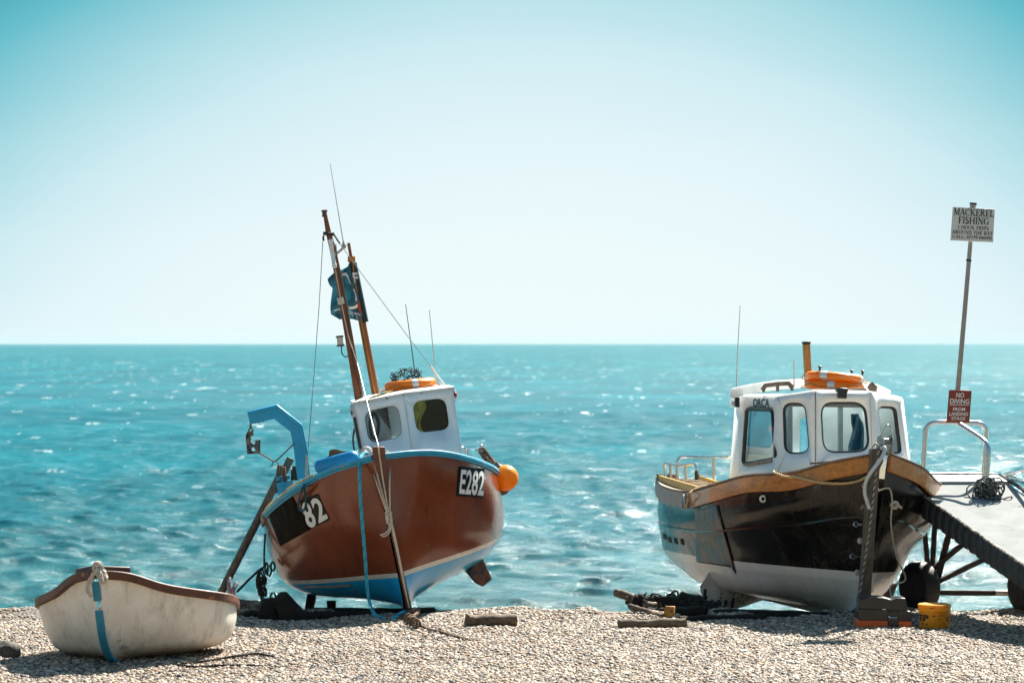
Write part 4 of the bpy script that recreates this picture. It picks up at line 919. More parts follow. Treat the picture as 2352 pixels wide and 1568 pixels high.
# flag
def flag():
    e = empty('flag', at(rw(818, 670, yp)), 'tattered dark teal flag with white lettering blowing from the thinner pole', 'flag')
    Lx = [(777, 618), (752, 641), (757, 655), (764, 662), (760, 690), (758.5, 708), (760, 722), (780, 733)]
    def LE(v): t = v*(len(Lx)-1); i = min(int(t), len(Lx)-2); k = t-i; return (Lx[i][0]*(1-k)+Lx[i+1][0]*k, Lx[i][1]*(1-k)+Lx[i+1][1]*k)
    def pt(u, v, off=0):
        l = LE(v); r = (803+35*v, 607+135*v); px = l[0]*(1-u)+r[0]*u; py = l[1]*(1-u)+r[1]*u+6*math.sin(u*3.14)*(1-2*v)*.8
        amp = (1-u)*.09+.012
        d = amp*math.sin(u*9+v*5)+.5*amp*math.sin(v*14+u*3)+.02*math.sin(v*23+u*11)
        pole_d = -.055 if u > .9 else -.055*u/.9
        return rw(px, py, yp+d+pole_d-off)
    nu, nv = 26, 36; vs = [pt(i/nu, j/nv) for j in range(nv+1) for i in range(nu+1)]
    MB().add(vs, [(j*(nu+1)+i, j*(nu+1)+i+1, (j+1)*(nu+1)+i+1, (j+1)*(nu+1)+i) for j in range(nv) for i in range(nu)]).build('cloth', glow('dark_teal_cloth', (.075, .27, .34), .45, .8, .3), e, world=True, solid=.004)
    b = MB(); rings = []
    for k in range(14):
        v = k/13; c = rw(816+27*v-.0*v, 605+136*v, yp); c2 = rw(809.5+27.5*v, 604+136*v, yp); rings.append([c2+(RM.to_3x3() @ V((.05*math.cos(2*math.pi*j/12), .055*math.sin(2*math.pi*j/12), 0))) for j in range(12)])
    b.loft(rings, True, False); b.build('sleeve', mat('dark_sleeve_cloth', (.01, .04, .052), .8, bump=.3), e, world=True)
    b = MB()
    def stroke(pts, w):
        q = crom([V((x, y, 0)) for x, y in pts], 5)
        for p0, p1 in zip(q, q[1:]):
            d = (p1-p0); nn = V((-d.y, d.x, 0)).normalized()*w/2
            b.add([pt(a.x, a.y, .012) for a in (p0-nn, p1-nn, p1+nn, p0+nn)], [(0, 1, 2, 3)])
    stroke([(.55, .1), (.66, .11), (.8, .15), (.84, .33)], .05); b.build('flag_print', LETTERWHITE, e, world=True); b = MB(); stroke([(.9, .42), (.93, .52), (.9, .62)], .05)
    b.build('flag_print', LETTERWHITE, e, world=True); b = MB()
    stroke([(.12, .78), (.35, .76), (.5, .79)], .03); stroke([(.6, .75), (.78, .74), (.92, .7)], .05)
    pts = []
    for k in range(30): pts.append((.42+.5*k/29, .86+.025*math.sin(k*1.9)+.01*math.sin(k*.7)))
    stroke(pts, .018); stroke([(.62, .8), (.66, .88), (.6, .94)], .02); stroke([(.78, .82), (.76, .95), (.72, .93)], .02)
    b.build('flag_script', LETTERWHITE, e, world=True)
    b = MB()
    def pole_pt(px, py): return rw(px, py, yp-.066)
    def quadw(q): b.add([pole_pt(*p) for p in q], [(0, 1, 2, 3)])
    t2, f2 = text2d('F', .03); b.add([pole_pt(809+ (u*12)+ (1-v)*3, 650-v*24) for u, v in t2], f2)
    b.build('flag_lettering', LETTERWHITE, e, world=True)
    b = MB(); q = [(816, 690), (827, 686), (832, 715), (824, 712)]; b.add([pole_pt(*p) for p in ((817, 692), (826, 690), (831, 722), (825, 716))], [(0, 1, 2, 3)]); b.build('flag_emblem', mat('orange_print', (.45, .08, .02), .8), e, world=True)
flag()
# wooden prop, timber and scrap to the left
pr = MB(); a = gp(503, 1405); pr.tube([P(506, 1364, 31.9), P(598, 1182, 32.2), P(640, 1098, 32.35)], .045, 10)
tag(pr.build('prop_pole', GREYWOOD), 'long brown wooden pole leaning against the quarter of the brown boat', 'pole')
# ================================================================== ORCA
OM = Matrix.Translation(V((3.788, 29.6, 0.0))) @ Matrix.Rotation(R(11), 4, 'Z') @ Matrix.Rotation(R(-1.9), 4, 'X') @ Matrix.Rotation(R(3.5), 4, 'Y')
oh = Hull([
 [V(p) for p in ((.02, .95, .02), (.02, .6, .1), (.02, .4, .24), (.025, .3, .5), (.03, .2, .85), (.035, .1, 1.3), (.04, 0, 1.70))],
 ST(.3, [(.02, .02), (.05, .14), (.09, .28), (.16, .52), (.25, .86), (.43, 1.2), (.46, 1.585)], [1.05, .75, .6, .48, .4, .33, .26]),
 ST(.7, [(.02, .0), (.13, .14), (.25, .27), (.37, .49), (.50, .80), (.74, 1.09), (.77, 1.45)], [1.2, .95, .85, .78, .74, .7, .66]),
 ST(1.3, [(.02, 0), (.28, .11), (.5, .24), (.66, .45), (.81, .73), (1.04, 1.03), (1.065, 1.395)], [1.5, 1.4, 1.35, 1.3, 1.3, 1.3, 1.3]),
 ST(2.1, [(.02, 0), (.4, .08), (.73, .16), (.89, .41), (1.02, .68), (1.2, .94), (1.22, 1.275)]),
 ST(3.1, [(.02, 0), (.45, .06), (.82, .13), (1.0, .37), (1.11, .66), (1.255, .87), (1.265, 1.18)]),
 ST(4.3, [(.02, .0), (.45, .06), (.79, .15), (.98, .39), (1.13, .67), (1.23, .89), (1.24, 1.22)]),
 ST(5.5, [(.02, .08), (.38, .14), (.65, .23), (.9, .43), (.98, .7), (1.02, .93), (1.03, 1.33)])], ns=10)
orca = empty('motor_boat', OM, 'black hulled motor boat with white wheelhouse lettered ORCA and varnished timber rail', 'motor boat')
def orcahull():
    t = NT('black_gelcoat'); sp = t.n('ShaderNodeSeparateXYZ'); t.l(t.obj, sp.inputs[0]); x, y, z = sp.outputs
    big = t.noise(t.obj, 1.8, 6, .65); w = t.noise(t.map(t.obj, (2, 2, .5)), 5, 8, .7); f = t.noise(t.obj, 12, 6, .7)
    mot = t.noise(t.map(t.obj, (1, 1, .8)), 2.3, 7, .62, .8)
    bk = t.mix(t.ramp(mot, [(.45, 0.), (.68, .8)]), (.006, .006, .006), (.032, .026, .018))  # tan mottle: weathering mixed with painted-in pebble reflections
    run = t.noise(t.map(t.obj, (7, 7, .5)), 1.7, 6, .7); scr = t.noise(t.map(t.obj, (1, 1, 24)), 2.2, 4, .6)
    bk = t.mix(t.ramp(run, [(.55, 0.), (.72, .5)]), bk, (.045, .036, .026)); bk = t.mix(t.ramp(scr, [(.71, 0.), (.74, .5)]), bk, (.12, .11, .1))
    aft_reflect = t.math('MULTIPLY', t.ramp(t.math('MULTIPLY', y, .2), [(.575, 0.), (.63, 1.)]), t.math('LESS_THAN', x, .0))
    bk = t.mix(aft_reflect, bk, t.mix(t.ramp(w, [(.35, 0.), (.7, 1.)]), (.008, .05, .07), (.02, .085, .11)))  # teal on the starboard quarter is reflected sky painted into the hull colour
    wh = t.mix(t.ramp(f, [(.6, 0.), (.75, .5)]), (.78, .77, .75), (.5, .46, .42)); lo = t.mix(t.ramp(big, [(.35, 0.), (.7, .6)]), (.70, .72, .72), (.55, .53, .5))
    c = t.mix(t.math('GREATER_THAN', z, .385), lo, wh); c = t.mix(t.math('GREATER_THAN', z, .475), c, bk)
    t.bump(t.math('ADD', t.noise(t.obj, 2.6, 3, .5), t.math('MULTIPLY', w, .08)), .3, .02)
    return t.done(c, t.ramp(mot, [(.4, .14), (.65, .34)]), 0, .32, .0)
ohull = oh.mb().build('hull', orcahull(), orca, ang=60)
OK_ = Skin(OM, oh)
def ol(px, py, yl): return frame_local(OM, px, py, yl)
def ow(px, py, yl): return OM @ ol(px, py, yl)
oh.deckmb(.13, .05).build('deck', mat('cream_deck', (.62, .56, .46), .6), orca)
for s_ in (1, -1):
    oh.band(s_, -.155, .02, .045, .0, y1=3.15 if s_ < 0 else 99).build('rail', TEAK, orca, bevel=.01)
    oh.band(s_, .021, .045, .05, .07, y1=99).build('rail_capping', TEAKGREY, orca, bevel=.006)
    kn = []
    for st in oh.g[3:]:
        k = int(len(st)*5/6)-2; p = st[k]; kn.append(V((s_*(p.x+.004), p.y, p.z)))
    MB().tube(kn, 1, sq=(.03, .022), up=(0, 0, 1)).build('spray_rail', mat('black_rail_gelcoat', (.009, .009, .01), .15, var=.1, bump=0), orca)
oh.band(-1, -.155, .02, .044, .0, y0=3.1).build('rail', mat('silver_weathered_rail', (.3, .3, .28), .6, var=.15, stretch=(1, 1, 3)), orca)['label'] = 'grey weathered after rail'
MB().tube([OK_.hit(1586, 1136, .05), OK_.hit(1591, 1165, .055)], 1, sq=(.08, .02), up=(0, -1, 0)).build('rail_joint', STEEL, orca)
b = MB(); rings = []
for px0, px1, py, yl, dp in ((2003, 2030, 1030, -.07, .11), (2002, 2029, 1060, -.07, .11), (1998, 2021, 1078, -.05, .11), (1993, 2016, 1150, -.01, .11), (1986, 2009, 1250, .08, .11), (1979, 2003, 1340, .17, .11), (1975, 2000, 1385, .24, .12)):
    a = ol(px0, py, yl); c = ol(px1, py, yl); rings.append([a, c, c+V((0, dp, 0)), a+V((0, dp, 0))])
b.loft(rings); ostem = b.build('stem_post', wood('grey_oak_stem', (.19, .16, .125), (.08, .065, .05), .6, 'z'), orca, bevel=.008)
for px, py in ((1984, 1163), (1978, 1240), (1973, 1312), (1985, 1112)):
    a = OK_.hit(px, py, .03); MB().ball(a, (.03, .02, .035), 10, 8).build('stem_bolt', mat('pale_stem_fitting', (.5, .45, .38), .5, wear=(.2, .1, .05), wthr=.55), ostem)
for px, py in ((1974, 1201), (1969, 1275)):
    a = OK_.hit(px, py, .04); b = MB(); b.tube([a, a+V((.1, -.01, .0))], .012, 6); b.torus(a+V((-.03, -.01, 0)), .025, .009, Matrix.Rotation(R(75), 4, 'X'), 14, 6); b.build('stem_shackle', STAIN, ostem)
b = MB()
for dx in (-.045, .045): b.prism([V((dx-.006, -.1, 1.7)), V((dx-.006, -.13, 1.84)), V((dx-.006, -.06, 1.93)), V((dx-.006, .1, 1.9)), V((dx-.006, .12, 1.76))], (.012, 0, 0))
b.tube([V((-.05, -.07, 1.86)), V((.05, -.07, 1.86))], .03, 10); b.build('bow_roller', mat('worn_bow_steel', (.3, .29, .27), .35, metal=.8, wear=(.1, .08, .06), wthr=.55), orca)
b = MB(); a = V((0, -.08, 1.9)); b.tube(crom([a+V((-.06, 0, -.02)), a+V((-.03, -.02, .1)), a+V((.0, -.02, .13)), a+V((.05, 0, .08)), a+V((.06, 0, -.03))], 5), .008, 6); b.build('bow_shackle', STAIN, orca)
MB().torus(OK_.hit(1754.5, 1145, .012), .03, .011, (V((-.35, -.9, .1))).to_track_quat('Z', 'Y').to_matrix().to_4x4(), 20, 8).build('hull_fitting', mat('white_skin_fitting', (.75, .75, .72), .4), orca)
# boards and openings on the starboard side
OK_.patch([(1598, 1172), (1645, 1160), (1685, 1302), (1601, 1290)], .01, 18, 20).build('rubbing_board', mat('blue_worn_boarding', (.05, .15, .185), .45, var=.3, stretch=(2, 2, .6), wear=(.2, .15, .1), wthr=.53, wscale=4, bump=.4), ohull, solid=.02)
OK_.patch([(1643, 1160), (1648.5, 1159), (1692, 1316), (1684, 1306)], .014, 3, 20).build('board_edge', mat('black_edge_strip', (.01, .01, .012), .3), ohull, solid=.02)
for x0, y0 in ((1523, 1224), (1534, 1231), (1548, 1234), (1563, 1236)):
    OK_.patch([(x0, y0), (x0+6.5, y0+2), (x0+9, y0+15), (x0+1.5, y0+12)], .006, 3, 4).build('exhaust_vent', mat('vent_opening', (.004, .004, .004), .8), ohull, solid=.01)
# bilge keels
b = MB(); yk = 3.15
fr = [ol(1607, 1346, yk), ol(1612, 1380, yk), ol(1632, 1398, yk), ol(1681, 1402, yk), ol(1720, 1377, yk+.1), ol(1716, 1344, yk), ol(1694, 1322, yk), ol(1626, 1314, yk)]
b.prism(fr, (.8, 1.2, .12)); bk = b.build('bilge_keel', mat('worn_white_keel', (.62, .59, .55), .6, var=.25, wear=(.15, .1, .07), wthr=.6, wscale=7, bump=.3), orca, bevel=.012)
for (x0, y0), (x1, y1) in (((1620, 1352), (1618, 1378)), ((1636, 1376), (1632, 1394)), ((1651, 1377), (1648, 1399)), ((1668, 1377), (1665, 1400)), ((1685, 1372), (1680, 1399))):
    MB().tube([ol(x0, y0, yk-.012), ol(x1, y1, yk-.012)], 1, sq=(.03, .02), up=(0, -1, 0)).build('keel_slot', mat('keel_groove', (.025, .018, .014), .8), bk)
b = MB(); b.prism([ol(2022, 1372, 2.4), ol(2048, 1378, 2.4), ol(2062, 1340, 2.4), ol(2040, 1338, 2.4)], (0, 1.4, .05)); b.build('bilge_keel', DARKRUST, orca)
b = MB(); b.prism([V((-.03, .7, .05)), V((-.03, 1.1, -.06)), V((-.03, 4.6, -.02)), V((-.03, 4.6, .16))], (.06, 0, 0)); b.build('keel', mat('grey_keel_paint', (.3, .29, .28), .6), orca)
# wheelhouse ------------------------------------------------------------------
y0 = 1.62
def corner(pxb, pyb, pxt, pyt, ybot, ytop): return ol(pxb, pyb, ybot), ol(pxt, pyt, ytop)
A_b, A_t = corner(1674, 1112, 1690, 910, 3.55, 3.45)      # starboard after corner
B_b, B_t = corner(1776, 1100, 1783, 912, 1.98, 2.04)
C_b, C_t = corner(1873, 1085, 1873, 899, y0, y0+.1)
D_b, D_t = corner(2003, 1075, 1996, 902, y0, y0+.1)
E_b, E_t = corner(2088, 1075, 2069, 914, 2.05, 2.1)
def sym(t, b): return V((E_b.x+.02, A_b.y, A_b.z))
F_b, F_t = V((E_b.x, A_b.y, A_b.z)), V((E_t.x-.0, A_t.y, A_t.z))
wq = [('s', A_t, B_t, B_b, A_b), ('c', B_t, C_t, C_b, B_b), ('f', C_t, D_t, D_b, C_b), ('d', D_t, E_t, E_b, D_b)]
wins = {'s': [(1716.5, 938), (1775, 941), (1783, 1053), (1707.5, 1067)], 'c': [(1800, 925), (1853, 925), (1864, 1042), (1803, 1044)], 'f': [(1882, 923), (1987, 923), (1999, 1038), (1888, 1042)], 'd': [(2012, 932), (2054, 934), (2068, 1044), (2021, 1042)]}
rad = {'s': .16, 'c': .42, 'f': .3, 'd': .34}
wb = MB(); panes = []
for k, tl, tr, br, bl in wq:
    ring, n = on_plane(OM, rrect(wins[k], rad[k]), [tl, tr, br, bl]); merge(wb, holed([tl, tr, br, bl], ring, n)); panes.append((k, ring, n))
wb.add([E_t, F_t, F_b, E_b], [(0, 1, 2, 3)])
# after bulkhead with a doorway window
mid = lambda a, b_, t: a.lerp(b_, t)
AT, AB, FT, FB = A_t, A_b, F_t, F_b
rg = []
nb = (FT-AT).cross(AB-AT).normalized()
rg = [ray_plane(OM, p[0], p[1], AT, nb) for p in rrect([(1836, 958), (1878, 958), (1878, 1068), (1834, 1068)], .3)]; merge(wb, holed([AT, FT, FB, AB], rg, nb))
owh = wb.build('wheelhouse', WHITE, orca, solid=.03, weld=True)
for k, ring, n in panes:
    c = sum(ring, V())/len(ring); out = n if (OM.to_3x3() @ n).y < 0 else -n
    MB().add([p-out*.014 for p in ring], [tuple(range(len(ring)))]).build('window', PANE, owh)
    MB().tube([p+out*.004 for p in ring], .025, 8, True).build('window_frame', mat('black_window_rubber', (.012, .015, .018), .35, bump=0), owh)
rt = [A_t, B_t, C_t, D_t, E_t, F_t]; cen = sum(rt, V())/6
def infl(p, o): d = (p-cen); d.z = 0; return p+d.normalized()*o
lip = glow('roof_gelcoat', (.84, .85, .84), .65, .35, .05)
rb = MB(); r0 = [infl(p, .012)+V((0, 0, -.01)) for p in rt]; r1 = [infl(p, .016)+V((0, 0, .012)) for p in rt]; r2 = [infl(p, -.05)+V((0, 0, .026)) for p in rt]; r3 = [p.lerp(cen, .5)+V((0, 0, .036)) for p in rt]
rb.loft([r0, r1, r2, r3]); oroof = rb.build('wheelhouse_roof', lip, owh, ang=25)
b = MB(); cm = []
for i, (px, py) in enumerate(((1680, 903), (1727, 892), (1783, 884), (1852, 879), (1900, 879), (1965, 882), (2012, 893), (2042, 907))):
    cm.append(ol(px, py, 2.9+1.1*math.sin(math.pi*i/7)))
b.tube(cm, 1, sq=(.03, .11), up=(0, 0, 1)); b.build('roof_coaming', lip, owh)
b = MB(); b.hexa([ol(1676, 935, 3.3), ol(1684, 935, 3.2), ol(1684, 935, 3.4), ol(1676, 935, 3.5)], [ol(1680, 899, 3.3), ol(1692, 900, 3.2), ol(1692, 900, 3.4), ol(1680, 899, 3.5)]); b.build('roof_end', lip, owh)
# interior
ib = MB(); ib.add([A_b+V((0, 0, .35)), F_b+V((0, 0, .35)), V((F_b.x, 1.75, F_b.z+.35)), V((A_b.x+.2, 1.9, A_b.z+.35))], [(0, 1, 2, 3)]); ib.build('cabin_floor', mat('cabin_liner', (.75, .78, .78), .6), owh)
a = ol(1806, 930, 2.9); b = MB(); b.tube([ol(1813, 918, 2.9), ol(1813, 1060, 2.9)], 1, sq=(.09, .05)); b.build('cabin_pillar', mat('grey_pillar', (.25, .28, .3), .6), owh)
b = MB(); b.tube([ol(1930, 918, 3.2), ol(1930, 1060, 3.2)], 1, sq=(.05, .05)); b.build('cabin_pillar', mat('grey_pillar', (.25, .28, .3), .6), owh)
b = MB(); b.tube([ol(1808, 926, 2.9), ol(1990, 929, 2.9)], 1, sq=(.06, .07)); b.build('cabin_shelf', mat('brown_shelf', (.16, .12, .1), .6), owh)
t2 = text2d('ORCA', .03)
b = MB(); tl, tr, br, bl = A_t, B_t, B_b, A_b; n = (tr-tl).cross(bl-tl).normalized(); out = n if (OM.to_3x3() @ n).y < 0 else -n
b.add([ray_plane(OM, 1730.5+u*37+ (1-v)*0, 935-v*20+u*0, tl, n)+out*.006 for u, v in t2[0]], t2[1]); b.build('name_lettering', LETTERDARK, owh)
b = MB(); c = ray_plane(OM, 1767, 985, tl, n)+out*.01
for r_ in (9,): b.add([ray_plane(OM, 1767+3.5*math.cos(2*math.pi*k/16), 984+9*math.sin(2*math.pi*k/16), tl, n)-out*.01 for k in range(16)], [tuple(range(16))])
b.build('window_sticker', mat('white_sticker', (.75, .78, .78), .5, bump=0), owh)
# roof gear
def handrail(pts, nm='grab_rail'):
    b = MB(); (x0, y0_), (x1, y1_), yl = pts
    p = [ol(x0, y0_, yl), ol(x0+7, y0_-11, yl), ol((x0+x1)/2, (y0_+y1_)/2-13, yl), ol(x1-10, y1_-13, yl), ol(x1, y1_-2, yl)]
    b.tube(p, 1, sq=(.035, .05), up=(0, 0, 1))
    for px, py in ((x0+3, y0_), ((x0+x1)/2, (y0_+y1_)/2), (x1-2, y1_)): b.tube([ol(px, py-10, yl), ol(px, py+4, yl)], 1, sq=(.04, .03))
    return b.build(nm, TEAKGREY, oroof, bevel=.006)
handrail(((1751, 896), (1821, 893), 2.5)); handrail(((1996, 893), (2012, 895), 2.3))
b = MB(); c = ol(1934, 906, y0-.02); b.box(c+V((0, 0, -.005)), (.1, .07, .075)); b.box(c+V((0, .02, .05)), (.12, .1, .05)); b.build('navigation_light', DARKFIT, owh, bevel=.012)
b = MB(); b.tube([ol(1693, 912, 3.1), ol(1693, 935, 3.1)], 1, sq=(.05, .05)); b.build('floodlight', DARKFIT, owh, bevel=.006)
b = MB(); b.tube([ol(1681, 926, 3.15), ol(1690, 926, 3.15)], .03, 12); b.tube([ol(1689, 926, 3.15), ol(1692, 905, 3.15)], [.02, .012], 8); b.build('antenna_mount', mat('white_antenna_mount', (.7, .7, .68), .4), owh)
MB().tube([ol(1691, 912, 3.15), ol(1694, 810, 3.15), ol(1700, 702, 3.15)], [.009, .006, .004], 6).build('whip_antenna', PALEWIRE, owh)
MB().tube([ol(1824, 885, 3.0), ol(1823.5, 827, 3.0)], [.008, .005], 6).build('whip_antenna', mat('pinkish_antenna', (.6, .45, .42), .5, bump=0), owh)
b = MB(); b.tube([ol(1857, 890, 2.9), ol(1852, 790, 2.9)], 1, sq=(.075, .075), up=(0, -1, 0)); st_ = b.build('roof_post', wood('yellow_pine_post', (.5, .3, .1), (.3, .16, .05), .6, 'z'), owh, bevel=.008)
MB().tube([ol(1852, 790, 2.9), ol(1851.8, 784, 2.9)], 1, sq=(.085, .085), up=(0, -1, 0)).build('post_cap', DARKFIT, st_, bevel=.006)
# stern rails
def hoop(pts, r, nm='stern_rail', m=STAIN, seg=5): return MB().tube(crom(pts, seg), r, 8).build(nm, m, orca)
ys_ = 4.75
hoop([ol(1529, 1126, ys_+.4), ol(1526.5, 1095, ys_+.4), ol(1526, 1070, ys_+.4), ol(1529, 1063, ys_+.35), ol(1540, 1065, ys_+.2), ol(1560, 1068, ys_), ol(1585, 1066, ys_-.2), ol(1596, 1065, ys_-.3), ol(1599.5, 1072, ys_-.35), ol(1599.5, 1100, ys_-.35)], .018)
for x_, y1_, y2_, yo in ((1540, 1066, 1129, .2), (1555.5, 1068, 1133, .05), (1575, 1067, 1132, -.1)): MB().tube([ol(x_, y1_, ys_+yo), ol(x_+.5, y2_, ys_+yo)], .019, 8).build('rail_post', STEEL, orca)
MB().tube([ol(1599.5, 1080, ys_-.35), ol(1599.5, 1102, ys_-.35)], .023, 8).build('rail_grip', BLACK, orca)
hoop([ol(1556, 1125, ys_+.6), ol(1556, 1070, ys_+.6), ol(1558, 1056, ys_+.6), ol(1567, 1049, ys_+.6), ol(1600, 1048.5, ys_+.4), ol(1676, 1049, ys_-.4)], .021)
MB().tube([ol(1639, 1050, ys_), ol(1639, 1106, ys_)], .021, 8).build('rail_post', STEEL, orca)
MB().box(ol(1545, 1105, ys_+.3), (.12, .12, .18)).build('engine_box', mat('brown_engine_box', (.18, .1, .05), .6), orca, bevel=.01)
b = MB(); b.box(ol(1893, 1061, .62), (.3, .05, .02), Matrix.Rotation(R(-8), 4, 'Y')); b.build('chafing_strip', DARKRUST, orca)
# things on the motor boat -----------------------------------------------------
ot = OM.to_3x3().to_4x4()
c1 = ow(1917, 889, 2.45); e = lifebuoy('lifebuoy', Matrix.Translation(c1+V((0, 0, .015))) @ ot @ Matrix.Rotation(R(20), 4, 'Z'), 'lower of the two orange lifebuoys stacked on the ORCA roof', 'lifebuoys stacked on the white roof', .335, .07, .72)
c2 = ow(1917, 869, 2.45)
e2 = lifebuoy('lifebuoy', Matrix.Translation(c2+V((0, 0, .01))) @ ot @ Matrix.Rotation(R(2), 4, 'Y') @ Matrix.Rotation(R(5), 4, 'Z'), 'upper orange lifebuoy with three black knobs, topmost of the stack on the ORCA roof', 'lifebuoys stacked on the white roof', .335, .072, .72)
for px, yo in ((1882, -.12), (1956, .05), (1981, -.1)):
    k = MB(); p = e2.matrix_world.inverted() @ (ow(px, 858, 2.45+yo)); r_ = math.hypot(p.x, p.y); p = V((p.x, p.y, .055)); k.lathe([(.012, 0), (.012, .03), (.02, .035), (.021, .05), (.012, .056)], 10, Matrix.Translation(p)); k.build('knob', DARKFIT, e2)
b = MB(); kk = random.Random(9); b.tube(crom([ow(1868, 897, 1.9), ow(1890, 896, 1.9), ow(1915, 895, 1.85), ow(1935, 896, 1.85), ow(1980, 893, 2.0), ow(1990, 897, 2.0)], 5), .014, 6)
tag(b.build('rope', ROPEBROWN), 'dark rope lying in front of the stacked lifebuoys on the ORCA roof', 'rope')
# ladder
e = empty('ladder', at(ow(1560, 1105, 4.5)), 'yellow aluminium ladder with black feet lying across the stern of the black motor boat', 'ladder')
ra, rb_ = (ow(1514, 1100, 5.0), ow(1600, 1126, 2.9)), (ow(1607, 1101, 4.9), ow(1680, 1125, 3.0))
ylw = mat('yellow_ladder_rail', (.6, .33, .02), .4, var=.2, wear=(.2, .15, .1), wthr=.62)
for p, q in (ra, rb_):
    MB().tube([p, q], 1, sq=(.03, .1), up=(0, 0, 1)).build('side_rail', ylw, e, world=True, bevel=.006)
    MB().tube([p+(p-q).normalized()*.05, p+(q-p).normalized()*.02], 1, sq=(.05, .125), up=(0, 0, 1)).build('rubber_foot', BLACK, e, world=True, bevel=.006)
for k in range(7):
    t = .06+k*.14; MB().tube([ra[0].lerp(ra[1], t), rb_[0].lerp(rb_[1], t)], 1, sq=(.05, .03), up=(0, 0, 1)).build('rung', mat('dull_aluminium', (.3, .24, .17), .5, metal=.4), e, world=True)
# ropes on the motor boat
def osk(px, py, off=.04): return OM @ OK_.hit(px, py, off)
lashed('rope', 'tan rope hooked over the after rail of the black motor boat', 'rope', [ow(1663, 1110, 2.9)+V((0, 0, .02)), ow(1650, 1111, 3.0)+V((0, 0, .02)), ow(1632, 1118, 3.05), ow(1614, 1122, 3.05)+V((0, -.03, .03)), osk(1604, 1132, .1), osk(1597, 1150, .09), osk(1592, 1168, .08)], .014, ROPETAN)
lashed('rope', 'pale yellow rope sagging along the varnished rail towards the bow', 'rope', [osk(1786, 1110, .05)+V((0, .06, .13)), osk(1792, 1108, .075)+V((0, 0, .105)), osk(1815, 1088, .09), osk(1845, 1095, .08), osk(1880, 1104, .08), osk(1907, 1107.5, .07), osk(1935, 1107.5, .06), osk(1954, 1106, .05), osk(1975, 1101, .04), ow(1990, 1094, -.04)], .015, ROPETAN)
tri = [mat('blue_fleck_rope', (.015, .12, .2), .8), ROPEWHITE, mat('rust_fleck_rope', (.25, .09, .04), .8)]
lashed('rope', 'blue, white and brown flecked rope running from the bow roller down the stem', 'rope', [ow(1996, 1040, .25), ow(2004, 1026, .1), ow(2012, 1018, -.06), ow(2018, 1028, -.16), ow(2015, 1060, -.15), ow(2008, 1120, -.11), ow(2000, 1192, -.06), ow(1990, 1262, .02), ow(1978, 1340, .1), ow(1968, 1392, .12), gp(1962, 1416, .03), gp(1958, 1425, .02)], .0105, tri)
lashed('rope', 'white rope knotted halfway hanging from the bow to the tool box', 'rope', [osk(2022, 1096, .03), osk(2026, 1102, .05), osk(2025, 1110, .06), osk(2033, 1118, .06), osk(2041, 1151, .06), osk(2036, 1165, .08), osk(2033, 1192, .08), osk(2035, 1230, .09), osk(2037, 1270, .12), osk(2042, 1310, .2), ow(2046, 1345, .5), ow(2048.5, 1374, .3)], .0095, [ROPEWHITE])
b = MB(); knot(b, osk(2043, 1155, .08), .04, .012, 8, 3); b.tube(crom([osk(2043, 1155, .08), osk(2050, 1156, .1), osk(2056, 1159, .1)], 4), .014, 6); knot(b, osk(2025, 1104, .06), .03, .01, 9, 3)
tag(b.build('knot', ROPEWHITE), 'white knot tied halfway down the rope at the bow', 'knot')
b = MB(); b.tube(crom([ow(2022, 1030, -.14), ow(2032, 1028, -.16), ow(2028, 1045, -.2), ow(2014, 1066, -.2), ow(1998, 1088, -.16), ow(1988, 1108, -.12), ow(1986, 1130, -.1), ow(1991, 1150, -.09), ow(1997, 1168, -.08)], 6), .019, 10)
tag(b.build('hose', mat('clear_white_hose', (.6, .62, .62), .3, var=.08)), 'translucent white hose curling over the bow roller beside the stem', 'hose')
# coats seen in the cabin
b = MB(); c = ol(1966, 990, 2.5)
vs = []
for j in range(13):
    for i in range(9):
        u, v = i/8, j/12; w = 6+11*v if v < .85 else 15
        vs.append(ow(1966+(u-.5)*2*w+3*math.sin(v*5), 950+v*88, 2.6+.05*math.sin(u*8+v*3)))
b.add(vs, [(j*9+i, j*9+i+1, (j+1)*9+i+1, (j+1)*9+i) for j in range(12) for i in range(8)])
tag(b.build('oilskin_jacket', mat('dark_blue_oilskin', (.01, .07, .12), .5, var=.3, bump=.5), solid=.03), 'dark blue oilskins hanging behind the large front window of the ORCA cabin', 'jacket')
b = MB(); vs = []
for j in range(13):
    for i in range(9):
        u, v = i/8, j/12; sq = 1-.35*max(0, .25-v)/.25-.2*max(0, v-.85)/.15
        vs.append(ol(1743+(u-.5)*52*sq, 936+v*90, 3.3+.05*math.sin(u*5+v*3)))
b.add(vs, [(j*9+i, j*9+i+1, (j+1)*9+i+1, (j+1)*9+i) for j in range(12) for i in range(8)])
b.build('seat_back', mat('turquoise_vinyl', (.012, .36, .5), .45, var=.1), owh, solid=.05)

